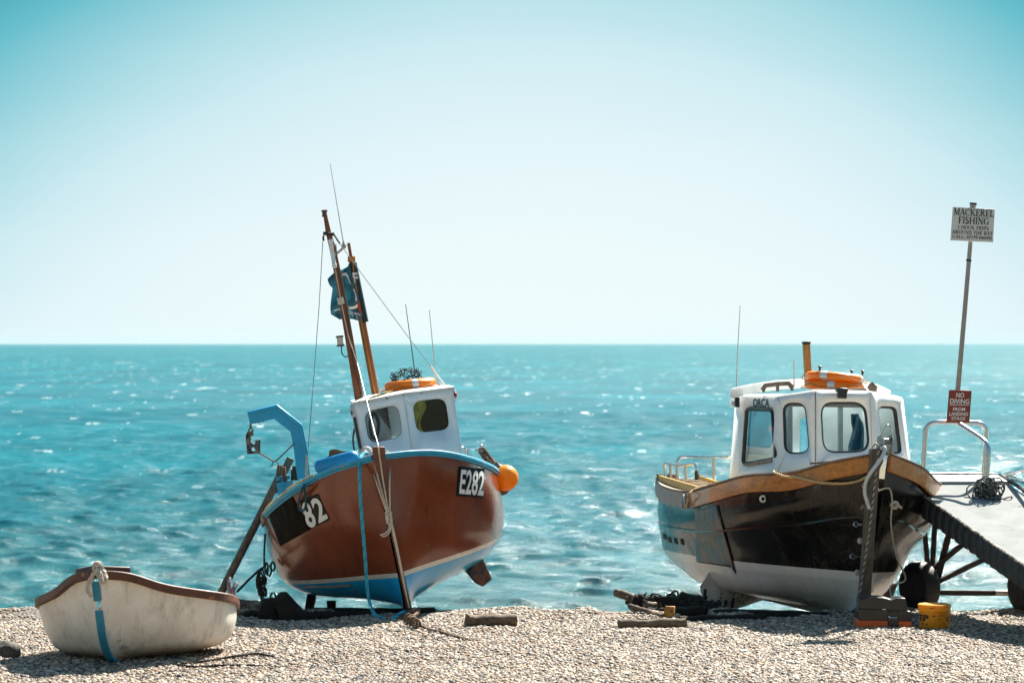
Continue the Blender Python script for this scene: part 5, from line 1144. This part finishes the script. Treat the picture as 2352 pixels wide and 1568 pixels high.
# ================================================================== DINGHY
DM = Matrix.Translation(V((-3.637, 25.25, .0))) @ Matrix.Rotation(R(-11), 4, 'Z') @ Matrix.Rotation(R(-3), 4, 'Y')
dh = Hull([
 [V(p) for p in ((.02, .42, .0), (.02, .27, .04), (.02, .15, .13), (.02, .06, .27), (.02, .01, .45), (.02, -.03, .65), (.02, -.06, .86))],
 ST(.2, [(.02, .01), (.08, .06), (.13, .14), (.18, .28), (.22, .45), (.245, .62), (.26, .81)], [.48, .36, .27, .2, .16, .13, .1]),
 ST(.45, [(.02, .0), (.2, .05), (.33, .12), (.42, .26), (.47, .43), (.505, .53), (.52, .68)], [.6, .52, .46, .42, .39, .37, .35]),
 ST(.85, [(.02, 0), (.42, .02), (.70, .09), (.80, .24), (.835, .36), (.85, .44), (.86, .56)], [.9, .85, .82, .8, .79, .78, .78]),
 ST(1.25, [(.02, 0), (.5, .02), (.74, .07), (.83, .22), (.85, .32), (.86, .4), (.86, .485)]),
 ST(1.75, [(.02, .02), (.45, .035), (.66, .08), (.72, .2), (.735, .28), (.735, .34), (.735, .40)])], nt=24, ns=8)
ding = empty('dinghy', DM, 'grubby white rowing dinghy with brown gunwale and blue stem strips pulled up on the shingle', 'dinghy')
def dingmat():
    t = NT('grubby_white_grp'); sp = t.n('ShaderNodeSeparateXYZ'); t.l(t.obj, sp.inputs[0])
    n1 = t.noise(t.obj, 2.2, 6, .65); n2 = t.noise(t.map(t.obj, (2, 2, .7)), 4, 8, .7); n3 = t.noise(t.obj, 3.2, 8, .72)
    c = t.mix(t.ramp(n1, [(.35, 0.), (.65, 1.)]), (.84, .82, .77), (.70, .64, .53))
    c = t.mix(t.ramp(n2, [(.5, 0.), (.66, .7)]), c, (.40, .41, .40)); c = t.mix(t.ramp(n3, [(.6, 0.), (.66, .75)]), c, (.16, .155, .15))
    zz = t.math('ADD', sp.outputs[2], t.math('MULTIPLY', n3, .1)); c = t.mix(t.math('MULTIPLY', t.ramp(zz, [(.1, 1.), (.2, 0.)]), .6), c, (.3, .17, .08))
    t.bump(n2, .2, .006); return t.done(c, t.ramp(n1, [(.3, .3), (.7, .45)]), 0, .5)
dhull = dh.mb().build('hull', dingmat(), ding, ang=60, solid=None); DS = Skin(DM, dh)
def dl(px, py, yl): return frame_local(DM, px, py, yl)
dh.deckmb(.2, .13, .5).build('inner_floor', mat('dinghy_inside', (.3, .28, .24), .8), ding)
gun = mat('brown_gunwale_paint', (.10, .031, .015), .5, var=.3, scale=5, wear=(.35, .15, .07), wthr=.62, bump=.3)
for s_ in (1, -1): dh.band(s_, -.068, .012, .035, .05).build('gunwale', gun, ding, bevel=.012)
b = MB(); b.hexa([V((-.27, .14, .79)), V((0, -.13, .825)), V((.27, .14, .79)), V((0, .4, .77))], [V((-.26, .15, .875)), V((0, -.11, .915)), V((.26, .15, .875)), V((0, .4, .83))]); b.build('breasthook', mat('dark_brown_breasthook', (.075, .024, .014), .6, bump=.3), ding, bevel=.012)
blu = mat('blue_stem_strip', (.02, .22, .36), .5, var=.2, wear=(.25, .17, .14), wthr=.66, wscale=12)
def strip(py0, py1, n=12):
    pts = []; wl_ = []
    ring = []
    prof = [st for st in crom(list(dh.g[0]), 4)]
    # follow the stem profile between two heights
    z0 = dl(235, py0, 0).z; z1 = dl(250, py1, .15).z
    q = [p for p in reversed(prof) if z1-.02 <= p.z <= z0+.02]
    return MB().tube([V((0, p.y-.012, p.z-.004)) for p in q], 1, sq=(.07, .03), up=(0, -1, .2)).build('stem_strip', blu, ding, bevel=.004)
strip(1336, 1371); strip(1405, 1523)
b = MB(); b.tube([V((0, .4, -.03)), V((0, 1.7, -.0))], 1, sq=(.07, .07)); b.build('keel', DARKWOOD, ding)
b = MB()
for k in range(3): knot(b, DM @ V((.06+.02*k, -.15, .9-.05*k)), .042, .014, k+51, 3)
b.rope(crom([DM @ V((.03, -.16, .86)), DM @ V((-.02, -.17, .78)), DM @ V((-.05, -.15, .7)), DM @ V((-.03, -.1, .64))], 6), .02); b.rope(crom([DM @ V((.06, -.16, .9)), DM @ V((.1, -.2, .84)), DM @ V((.11, -.2, .77))], 6), .02)
tag(b.build('rope', mat('dirty_white_rope', (.5, .46, .4), .9, var=.3, scale=30, bump=.5)), 'frayed white rope knotted round the bow of the white dinghy', 'rope')
b = MB(); b.rope(crom([gp(420, 1522, .02), gp(460, 1519, .02), gp(500, 1513, .02), gp(545, 1505, .03), gp(590, 1500, .03), gp(620, 1505, .02), gp(645, 1509, .0)], 8), .013); b.rope(crom([gp(395, 1524, .02), gp(450, 1530, .02), gp(520, 1527, .02), gp(580, 1528, .015), gp(660, 1532, .0)], 8), .012)
tag(b.build('rope', ROPEDARK), 'thin dark rope lying on the pebbles to the right of the dinghy', 'rope')
for k, (px, py, top) in enumerate(((528, 1362, 1330), (537, 1368, 1341))):
    b = MB(); b.tube(crom([P(px, py+6, 27.5), P(px-2+k, (py+top)/2, 27.5), P(px-1+6*k, top, 27.55)], 5), [.02]*11 if False else .022, 8); b.ball(P(px-1+6*k, top, 27.55), .022, 8, 6)
    tag(b.build('rowlock', mat('grey_blue_rowlock', (.1, .14, .2) if k else (.12, .08, .1), .5)), ('purplish rowlock prong with a pale tip above the dinghy stern', 'blue rowlock prong leaning right above the dinghy stern')[k], 'rowlock')

# ================================================================== LANDING STAGE
Yt = 31.0
e = LS = empty('landing_stage', at(V((4.6, 30.6, 0))), 'wheeled white decked landing stage with black tyre edging sloping down to the right', 'landing stage')
def lw(px, py, Y): return P(px, py, Y)
# far end and near end of the ramp
FLc = lw(2058, 1096, Yt+.1); FRc = lw(2290, 1096, Yt+.25); dv = lw(2352, 1300, Yt-3.1)-FLc
NLc = FLc+dv*1.93; NRc = FRc+dv*1.93; up3 = (FRc-FLc).cross(-dv).normalized(); up3 = up3 if up3.z > 0 else -up3
b = MB(); b.hexa([p-up3*.05 for p in (FLc, FRc, NRc, NLc)], [FLc, FRc, NRc, NLc]); dk = b.build('ramp_deck', mat('white_ramp_deck', (.26, .275, .275), .85, var=.12, scale=3, wear=(.19, .15, .12), wthr=.66, wscale=5, bump=.15, spec=.08), e, world=True)
# flat landing lip at the far end
b = MB(); q = [FLc.lerp(NLc, -.02), FRc.lerp(NRc, -.02), FRc.lerp(NRc, .042), FLc.lerp(NLc, .042)]; b.hexa([p+up3*.004 for p in q], [p+up3*.03 for p in q]); b.build('landing_lip', mat('white_lip', (.4, .41, .41), .5, var=.04), e, world=True)
edge = mat('tyre_rubber', (.018, .024, .028), .55, var=.35, scale=8, wear=(.1, .12, .12), wthr=.68, bump=.3)
dn = dv.normalized()
def tyres(p0, p1, out):
    L = (p1-p0).length; n = int(L/.175)
    for k in range(n):
        c = p0.lerp(p1, (k+.5)/n); a = MB(); rings = []
        h = .09+.012*math.sin(k*1.7)
        for i, (t, w, dd) in enumerate(((-.46, .02, .015), (-.4, .035, .03), (-.2, .045, .04), (.2, .045, .04), (.4, .035, .03), (.46, .02, .015))):
            cc = c+dn*(t*.168); rings.append([cc+out*(w)+V((0, 0, -.02)), cc+out*(w+.02)+V((0, 0, -.08)), cc+out*(w+.01)+V((0, 0, -.2)), cc+out*w*.6+V((0, 0, -h-.04)), cc-out*.01+V((0, 0, -h-.04)), cc-out*.01+V((0, 0, .02)), cc+out*.03+V((0, 0, .02))])
        a.loft(rings); a.build('tyre_strip', edge, e, world=True)
outL = (FLc-FRc).normalized()
tyres(FLc.lerp(NLc, .128), FLc.lerp(NLc, .93), outL)
b = MB(); kk = random.Random(2); ln = [FLc.lerp(NLc, t/60*.97)+up3*(.02+.008*kk.random())+outL*(.02+.015*kk.random()) for t in range(60)]; b.tube(ln, .016, 6); b.build('edge_lacing', mat('pale_edge_lacing', (.42, .38, .33), .8, var=.5, wear=(.03, .03, .03), wthr=.5, wscale=20), e, world=True)
b = MB(); ln = [FRc.lerp(NRc, t/60)+up3*(.02+.012*kk.random())-outL*(.02+.02*kk.random()) for t in range(60)]; b.tube(ln, .024, 6); b.build('edge_lacing', edge, e, world=True)
b = MB(); ln = [FLc.lerp(FRc, t/30)+up3*(.03+.008*kk.random())+V((0, .02, 0)) for t in range(31)]; b.tube(ln, .018, 6); b.build('edge_lacing', edge, e, world=True)
fr = DARKRUST
def strut(a, c, s=.05): MB().tube([a, c], 1, sq=(s, s), up=(0, -1, .01)).build('frame_strut', fr, LS, world=True)
def Lp(px, py, dY=0.0): return P(px, py, Yt-.2+dY)
strut(Lp(2119, 1170, .6), Lp(2131, 1300, .6)); strut(Lp(2150, 1160), Lp(2139, 1345)); strut(Lp(2187, 1195, -.3), Lp(2147, 1355), .06)
strut(Lp(2095, 1150, .3), Lp(2318, 1322, -1.6), .06); strut(Lp(2216, 1245, -.6), Lp(2143, 1306)); strut(Lp(2264, 1282, -1.0), Lp(2152, 1336), .045)
strut(Lp(2135, 1360), Lp(2335, 1362), .055)
MB().tube([Lp(2287, 1360, -.03), Lp(2318, 1361, -.03)], .03, 8).build('axle_sleeve', mat('white_axle_sleeve', (.6, .6, .58), .5), LS, world=True)
strut(Lp(2335, 1300, -.1), Lp(2338, 1400, -.1), .09); strut(Lp(2290, 1120, .3), Lp(2338, 1350), .05)
def wheel_(c, ax, r=.305, w=.19):
    q = Matrix.Translation(c) @ ax.to_track_quat('Z', 'Y').to_matrix().to_4x4()
    ty = MB().lathe([(r*.62, -w/2), (r*.78, -w/2-.008), (r*.92, -w/2+.005), (r, -w/2+.04), (r*1.0, 0), (r, w/2-.04), (r*.92, w/2-.005), (r*.78, w/2+.008), (r*.62, w/2)], 36, q).build('wheel', mat('tyre_black', (.014, .015, .016), .6, var=.3, bump=.3), LS, world=True)
    MB().lathe([(.03, w/2-.05), (r*.3, w/2-.05), (r*.55, w/2-.075), (r*.62, w/2-.01), (r*.66, w/2-.005)], 28, q).build('wheel_rim', mat('dark_wheel_rim', (.03, .028, .027), .4, metal=.4, wear=(.12, .06, .03), wthr=.6), ty, world=True)
    for k in range(4):
        a = 2*math.pi*k/4+.4; MB().ball(q @ V((r*.36*math.cos(a), r*.36*math.sin(a), w/2-.045)), .022, 8, 6).build('wheel_nut', STAIN, ty, world=True)
wax = V((-.88, -.47, 0)).normalized(); wc = P(2112, 1347, 30.75); wheel_(wc, wax, .27, .2)
wheel_(P(2366, 1350, 30.4), wax, .28, .22)
# hoop, brace, posts and signs
hp = MB().tube(crom([Lp(2120, 1110, .25), Lp(2121.5, 1060, .25), Lp(2125, 1000, .25), Lp(2128, 982, .25), Lp(2141, 971, .25), Lp(2165, 969, .25), Lp(2225, 970, .3), Lp(2250, 972, .3), Lp(2262, 981, .3), Lp(2265, 1000, .3), Lp(2262, 1050, .3), Lp(2259, 1112, .3)], 6), .027, 10).build('handrail_hoop', STAIN, LS, world=True)
MB().tube(crom([Lp(2198, 970, .25), Lp(2206, 975, .22), Lp(2240, 997, .05), Lp(2258, 1010, -.08), Lp(2267, 1020, -.14), Lp(2270.5, 1036, -.18), Lp(2268, 1080, -.2), Lp(2264.7, 1147, -.22)], 6), .027, 10).build('handrail_brace', STAIN, LS, world=True)
MB().tube(crom([P(2324, 1122, 31.3), P(2310, 1094, 31.3), P(2309, 1091, 31.3), P(2330, 1085, 31.0), P(2380, 1073, 30.5)], 4), .024, 8).build('side_rail', STAIN, LS, world=True)
MB().tube([P(2311, 1093, 31.3), P(2350, 1106, 30.6), P(2390, 1119, 30.0)], .024, 8).build('side_rail', STAIN, LS, world=True)
ys2 = Yt-.02
po = MB().tube([P(2193, 965, ys2+.1), P(2200, 895, ys2+.1), P(2215, 725, ys2+.1), P(2229, 556, ys2+.1), P(2235, 484, ys2+.1)], [.028, .028, .026, .024, .023], 10)
po.tube([P(2234, 483, ys2+.1), P(2235.5, 468, ys2+.1)], .035, 10)
pst = po.build('sign_post', mat('grey_sign_post', (.36, .33, .29), .5, metal=.3, var=.2, wear=(.16, .1, .06), wthr=.66), LS, world=True)
MB().tube([P(2225, 600, ys2+.1), P(2225.4, 596, ys2+.1)], .031, 10).tube([P(2235.2, 470, ys2+.1), P(2235.6, 466, ys2+.1)], .04, 10).build('post_collar', DARKFIT, pst, world=True)
def sign(q, Y, m, nm, lines, tm, thick=.012, par=LS):
    c = [P(x, y, Y) for x, y in q]; b = MB(); b.prism(c, (0, thick, 0)); s_ = b.build(nm, m, par, world=True, bevel=.003)
    b = MB()
    for fn, txt, u0, u1, v0, v1 in lines:
        vs, fs = fn(txt)
        out = []
        for u, v in vs:
            uu = u0+(u1-u0)*u; vv = v0+(v1-v0)*v
            out.append((c[0]*(1-uu)+c[1]*uu)*vv+(c[3]*(1-uu)+c[2]*uu)*(1-vv)+V((0, -.003, 0)))
        b.add(out, fs)
    b.build('sign_lettering', tm, s_, world=True); return s_
sans = lambda t: text2d(t, .018)
def rule(t): return [(0, 0), (1, 0), (1, 1), (0, 1)], [(0, 1, 2, 3)]
S1 = sign([(2188.6, 475), (2285, 480.5), (2281, 556.5), (2183, 552)], ys2+.04, mat('pale_grey_sign', (.72, .72, .68), .5, var=.04, bump=0), 'fishing_sign',
     [(serif2d, 'MACKEREL', .03, .985, .76, .965), (serif2d, 'FISHING', .15, .88, .515, .725), (serif2d, '1 HOUR TRIPS', .15, .88, .355, .46), (serif2d, 'AROUND THE BAY', .025, .985, .205, .315), (serif2d, 'CALL: 07779 040491', .035, .97, .07, .165)], LETTERDARK)
S1['label'] = 'pale grey mackerel fishing sign on the pole'
S2 = sign([(2180, 895), (2232, 896.5), (2226.6, 970), (2174, 970)], ys2-.02, mat('red_brown_sign', (.23, .035, .02), .45, var=.06, bump=0), 'warning_sign',
     [(sans, 'NO', .33, .68, .77, .92), (sans, 'DIVING', .08, .93, .58, .73), (rule, '-', .08, .92, .535, .555), (sans, 'FROM', .24, .77, .36, .465), (sans, 'LANDING', .09, .9, .21, .32), (sans, 'STAGE', .2, .81, .075, .175)], LETTERWHITE)
S2['label'] = 'red brown no diving sign above the hoop'
# rope heap on the ramp
b = MB(); rn = random.Random(12); cc = P(2268, 1140, Yt-.75)
for k in range(34):
    a = rn.uniform(0, 6.28); h = rn.random(); rr = .07+.05*rn.random(); px = 2268+rn.gauss(0, 14)*(1.2-h*.8)+(12 if h < .2 else 0); py = 1148-h*42
    ctr = P(px, py, Yt-.65+.12*rn.random()); tilt = Matrix.Rotation(a, 4, 'Z') @ Matrix.Rotation(R(rn.uniform(40, 85) if h > .15 else rn.uniform(0, 20)), 4, 'X')
    pts = [ctr+(tilt @ V((rr*1.1*math.cos(t*math.pi/5), rr*.9*math.sin(t*math.pi/5)*(1+.2*math.sin(t*2)), .015*math.sin(t*1.7)))) for t in range(10)]
    b.tube(crom(pts, 3, True), .0085, 5, True)
tag(b.build('rope_coil', mat('black_white_rope', (.05, .06, .062), .8, var=.5, wear=(.5, .48, .44), wthr=.57, wscale=26)), 'black and white rope heaped round the foot of the handrail on the white ramp', 'rope coil')

# ================================================================== TOOL BOX, BUCKET, TIMBER
g = gz(4.4, 29.0)
Yb = gp(2030, 1441).y
def bq(px, py, dY=0.0): return P(px, py, Yb+dY)
e = empty('tool_box', at(gp(2030, 1441)), 'black plastic tool box with orange base standing on the pebbles under the bow', 'tool box')
blk = mat('black_tool_plastic', (.008, .012, .015), .35, var=.3, wear=(.08, .1, .11), wthr=.75, wscale=20, bump=.15); org = mat('orange_tool_plastic', (.8, .13, .02), .4, var=.2, wear=(.12, .02, .01), wthr=.7)
def prismq(pts, d, y0=0.0): return MB().prism([bq(*p, y0) for p in pts], (0, d, 0))
prismq([(1970, 1423), (2093, 1426), (2093, 1446), (1970, 1445)], .3).build('base', org, e, world=True, bevel=.008)
prismq([(1976, 1422), (1970, 1404), (1974, 1398), (2084, 1402), (2093, 1404), (2093, 1426), (1972, 1424)], .3, -.004).build('drawer', blk, e, world=True, bevel=.008)
prismq([(1974, 1404), (1974, 1374), (2008, 1371), (2034, 1372), (2044, 1376), (2051, 1377), (2058, 1373), (2080, 1373), (2086, 1404)], .26, .015).build('lid', blk, e, world=True, bevel=.01)
prismq([(2040, 1404), (2064, 1404), (2064, 1444), (2040, 1444)], .02, -.016).build('latch', blk, e, world=True, bevel=.004)
MB().tube([bq(2041, 1414, -.03), bq(2044, 1418, -.035), bq(2060, 1418, -.035)], .006, 6).build('latch_trim', STAIN, e, world=True)
MB().tube([bq(2026, 1398, .0), bq(2034, 1398.5, .0)], .005, 6).build('lid_clip', STAIN, e, world=True)
# bucket
gb = gp(2146, 1443); e = empty('bucket', at(gb), 'grubby yellow plastic bucket with lid and printed label on the pebbles', 'bucket')
ylb = glow('yellow_bucket_plastic', (.9, .42, .008), .4, .4, .08, (.45, .2, .02), .68)
sc = 1/(F/gb.y)
MB().lathe([(.11, -.02), (.138, 0), (.14, .01), (.152, .19), (.153, .2)], 36).build('tub', ylb, e)
MB().lathe([(.158, .18), (.163, .185), (.163, .215), (.158, .222), (.166, .228), (.166, .243), (.158, .25), (.13, .246), (.02, .244)], 36).build('lid', glow('dirty_yellow_lid', (.9, .42, .01), .3, .4, .1, (.16, .09, .02), .6, 18), e)
def wrap(t2, a0, a1, z0, z1, r0=.142):
    vs, fs = t2; out = []
    for u, v in vs:
        a = R(a0+(a1-a0)*u); z = z0+(z1-z0)*v; r = .1405+.012*z/.19+.0022; out.append(V((r*math.sin(a), -r*math.cos(a), z)))
    return MB().add(out, fs)
wrap(text2d('EP', .05), -82, -30, .085, .15).build('bucket_lettering', mat('black_print', (.02, .018, .012), .6, bump=0), e)
wrap(text2d('TRA', .01), -78, -33, .045, .068).build('bucket_lettering', mat('black_print', (.02, .018, .012), .6), e)
wrap(text2d('4% BLEND', .0), -80, -22, .013, .021).build('bucket_lettering', mat('black_print', (.02, .018, .012), .6), e)
for a0, a1, z0, z1 in ((-16, -4, .135, .148), (8, 24, .138, .15), (8, 20, .105, .112), (38, 64, .122, .124), (44, 62, .113, .116), (10, 18, .01, .03), (28, 60, .128, .13)):
    wrap(([(i/6, j) for j in (0, 1) for i in range(7)], [(i, i+1, 8+i, 7+i) for i in range(6)]), a0, a1, z0, z1).build('printed_block', mat('brown_print', (.1, .045, .012), .6, bump=0), e)
for k in range(4):
    a = 42+k*7; wrap(([(.5+.5*math.cos(2*math.pi*i/12), .5+.5*math.sin(2*math.pi*i/12)) for i in range(12)], [tuple(range(12))]), a, a+5, .088, .105).build('printed_dot', mat('black_print', (.02, .018, .012), .6), e)
MB().tube(crom([V((.0, -.168, .19)), V((.06, -.165, .12)), V((.11, -.15, .05)), V((.135, -.125, .012)), V((.15, -.08, .01)), V((.158, -.02, .19))], 6), .0055, 6).build('handle', ylb, e)
# logs, blocks, driftwood -----------------------------------------------------
def log(p0, p1, r0, r1, m, name, label, cat, seed=0, knobs=0, bend=.04, n=12, sq=None, group=None):
    rn = random.Random(seed); b = MB(); N = 14; pts = []; rad_ = []
    side = V((-(p1-p0).y, (p1-p0).x, 0)).normalized()
    for i in range(N+1):
        t = i/N; p = p0.lerp(p1, t)+side*bend*math.sin(t*3.1+seed)+V((0, 0, bend*.6*math.sin(t*4+seed*2))); pts.append(p); rad_.append((r0+(r1-r0)*t)*rn.uniform(.9, 1.1))
    b.tube(pts, rad_, n)
    for v in b.v: v += V((nz(v.x*9, v.y*9, v.z*9+seed), nz(v.x*9+5, v.y*9, v.z*9+seed), nz(v.x*9, v.y*9+7, v.z*9)))*r0*.25
    for k in range(knobs):
        t = rn.uniform(.1, .9); c = p0.lerp(p1, t); d = V((rn.uniform(-1, 1), rn.uniform(-1, .3), rn.uniform(0, 1))).normalized(); b.tube([c, c+d*r0*1.5], [r0*.45, r0*.2], 7)
    return tag(b.build(name, m), label, cat, group)
log(gp(1074, 1424, .06), gp(1184, 1424, .065), .068, .062, LOGWOOD, 'log', 'short thick brown log lying on the pebbles to the right of the brown boat', 'log', 2, 0, .01)
log(gp(1421, 1431, .045), gp(1575, 1431, .045), .046, .05, LOGWOOD, 'log', 'long pale sawn log lying on the pebbles left of the black motor boat', 'log', 5, 1, .01)
log(P(1413, 1363, 30.8), P(1512, 1394, 30.3), .045, .055, DRIFT, 'driftwood', 'thick knobbly driftwood branch with its bleached end raised to the left', 'driftwood', 7, 5, .02, group='driftwood beside the black boat')
log(P(1447, 1391, 30.3), P(1522, 1417, 29.7), .032, .034, DRIFT, 'driftwood', 'slim grey driftwood branch sloping down to the yellow block', 'driftwood', 9, 1, .01, group='driftwood beside the black boat')
log(P(1541, 1374, 30.9), P(1616, 1396, 30.8), .06, .055, DRIFT, 'driftwood', 'dark stubby driftwood log just left of the white bilge keel', 'driftwood', 11, 3, .01, group='driftwood beside the black boat')
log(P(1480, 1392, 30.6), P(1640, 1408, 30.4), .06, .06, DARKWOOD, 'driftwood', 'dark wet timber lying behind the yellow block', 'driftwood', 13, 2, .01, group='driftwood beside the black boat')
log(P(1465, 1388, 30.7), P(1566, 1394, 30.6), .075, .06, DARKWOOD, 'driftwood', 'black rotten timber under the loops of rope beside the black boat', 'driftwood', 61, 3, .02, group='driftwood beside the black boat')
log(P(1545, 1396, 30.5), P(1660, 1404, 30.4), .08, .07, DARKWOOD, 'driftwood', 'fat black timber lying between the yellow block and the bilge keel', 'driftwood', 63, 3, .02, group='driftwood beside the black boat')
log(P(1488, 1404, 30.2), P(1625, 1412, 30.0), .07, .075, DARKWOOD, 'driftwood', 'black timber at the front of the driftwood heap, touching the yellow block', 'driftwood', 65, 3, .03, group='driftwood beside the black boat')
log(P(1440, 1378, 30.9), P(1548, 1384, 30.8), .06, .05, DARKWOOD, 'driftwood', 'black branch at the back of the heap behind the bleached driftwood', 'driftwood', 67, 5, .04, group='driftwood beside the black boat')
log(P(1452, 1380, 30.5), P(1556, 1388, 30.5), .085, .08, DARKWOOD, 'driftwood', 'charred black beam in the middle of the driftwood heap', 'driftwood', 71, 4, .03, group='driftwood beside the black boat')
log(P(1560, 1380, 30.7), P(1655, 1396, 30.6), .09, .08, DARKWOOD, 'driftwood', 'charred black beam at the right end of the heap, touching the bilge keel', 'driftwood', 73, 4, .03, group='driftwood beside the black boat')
b = MB(); b.hexa([P(1521, 1420, 29.75), P(1547, 1420, 29.75), P(1550, 1418, 29.95), P(1526, 1418, 29.95)], [P(1528, 1391, 29.78), P(1549, 1392, 29.78), P(1552, 1391, 29.98), P(1531, 1391, 29.98)])
tag(b.build('block', YELLOWWOOD, bevel=.008), 'small yellow painted wooden block standing among the driftwood', 'wooden block')
b = MB(); rn = random.Random(4)
for k in range(24):
    c = P(rn.uniform(1460, 1640), rn.uniform(1370, 1396), 30.55); b.torus(c, rn.uniform(.05, .09), .011, Matrix.Rotation(rn.uniform(0, 6), 4, 'Z') @ Matrix.Rotation(R(rn.uniform(20, 90)), 4, 'X'), 16, 5)
tag(b.build('rope_coil', ROPEDARK), 'loops of black rope thrown over the driftwood beside the black boat', 'rope coil')
b = MB(); b.tube(crom([P(1590, 1378, 31.0), P(1596, 1374, 31.0), P(1607, 1378, 31.0), P(1618, 1390, 31.0)], 5), .05, 10); tag(b.build('pipe', mat('grey_plastic_pipe', (.1, .13, .14), .4)), 'curved grey pipe end poking out behind the driftwood by the bilge keel', 'pipe')
# scrap to the left of the brown boat
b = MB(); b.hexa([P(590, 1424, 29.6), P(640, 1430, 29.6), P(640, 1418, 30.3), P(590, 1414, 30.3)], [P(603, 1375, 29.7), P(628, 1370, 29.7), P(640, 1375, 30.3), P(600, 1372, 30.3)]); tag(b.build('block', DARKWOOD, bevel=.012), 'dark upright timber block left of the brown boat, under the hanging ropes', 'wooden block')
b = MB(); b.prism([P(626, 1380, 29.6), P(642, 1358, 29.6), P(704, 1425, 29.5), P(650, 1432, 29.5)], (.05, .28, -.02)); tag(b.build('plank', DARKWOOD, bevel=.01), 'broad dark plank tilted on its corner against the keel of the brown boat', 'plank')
log(P(536, 1384, 30.6), P(600, 1392, 30.4), .06, .05, DRIFT, 'log', 'bleached mottled log just behind the stern of the dinghy', 'log', 21, 2, .01)
log(P(540, 1402, 30.0), P(590, 1404, 30.0), .035, .04, mat('pale_scrap', (.3, .22, .14), .85, var=.4, wear=(.05, .04, .03), wthr=.5, bump=.6), 'driftwood', 'short pale stick of driftwood under the bleached log by the dinghy', 'driftwood', 23, 3, .02)
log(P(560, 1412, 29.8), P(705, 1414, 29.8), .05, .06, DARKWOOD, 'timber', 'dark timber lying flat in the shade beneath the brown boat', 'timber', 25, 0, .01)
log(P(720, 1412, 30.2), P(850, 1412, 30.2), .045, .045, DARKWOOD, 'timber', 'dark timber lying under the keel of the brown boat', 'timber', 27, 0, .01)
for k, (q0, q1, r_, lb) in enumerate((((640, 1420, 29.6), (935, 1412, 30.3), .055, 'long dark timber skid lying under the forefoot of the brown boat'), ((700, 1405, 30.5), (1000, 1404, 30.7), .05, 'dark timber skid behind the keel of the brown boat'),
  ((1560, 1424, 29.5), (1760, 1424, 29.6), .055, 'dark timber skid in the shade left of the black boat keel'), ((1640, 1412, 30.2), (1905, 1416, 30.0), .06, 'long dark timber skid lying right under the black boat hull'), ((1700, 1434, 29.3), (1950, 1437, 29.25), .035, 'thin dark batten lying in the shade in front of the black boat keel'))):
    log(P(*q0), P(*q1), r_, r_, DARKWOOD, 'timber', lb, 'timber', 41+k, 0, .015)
b = MB(); b.rope(crom([P(609, 1225, 31.8), P(607, 1270, 31.8), P(607, 1300, 31.8)], 5), .012)
rn = random.Random(6)
for k in range(18):
    x = 606+rn.gauss(0, 7); y = rn.uniform(1296, 1370); L = rn.uniform(12, 34); w = rn.uniform(2, 6); c = P(x, y, 31.8)
    b.tube(crom([P(x, y-L/2, 31.8), P(x+w, y, 31.75+.1*rn.random()), P(x, y+L/2, 31.8), P(x-w, y, 31.85)], 4, True), .011, 5, True)
b.rope(crom([P(606, 1302, 31.8), P(594, 1310, 31.7), P(570, 1332, 31.2), P(545, 1358, 30.6)], 6), .014); b.tube(crom([P(594, 1312, 31.7), P(590, 1335, 31.7), P(592, 1350, 31.7), P(594, 1336, 31.7), P(592, 1318, 31.7)], 4), .014, 6)
tag(b.build('rope', ROPEDARK), 'dark tangled ropes and chain hanging off the stern quarter of the brown boat', 'rope')
b = MB(); b.tube(crom([P(600, 1400, 29.9), P(612, 1404, 29.9), P(622, 1415, 29.85), P(628, 1420, 29.8)], 5), .012, 6); tag(b.build('cord', mat('orange_cord', (.6, .26, .03), .7)), 'short orange cord among the scrap timber left of the brown boat', 'cord')
b = MB(); b.ball(gp(8, 1497, .05), (.16, .12, .09), 14, 10)
for v in b.v: v += V((nz(v.x*14, v.y*14, v.z*14), nz(v.x*14+3, v.y*14, v.z*14), nz(v.x*14, v.y*14+9, v.z*14)))*.035
tag(b.build('seaweed_clump', mat('grey_weed', (.09, .085, .07), .9, var=.5, bump=1, bdist=.02)), 'grey clump of dried weed at the left edge of the beach', 'seaweed')
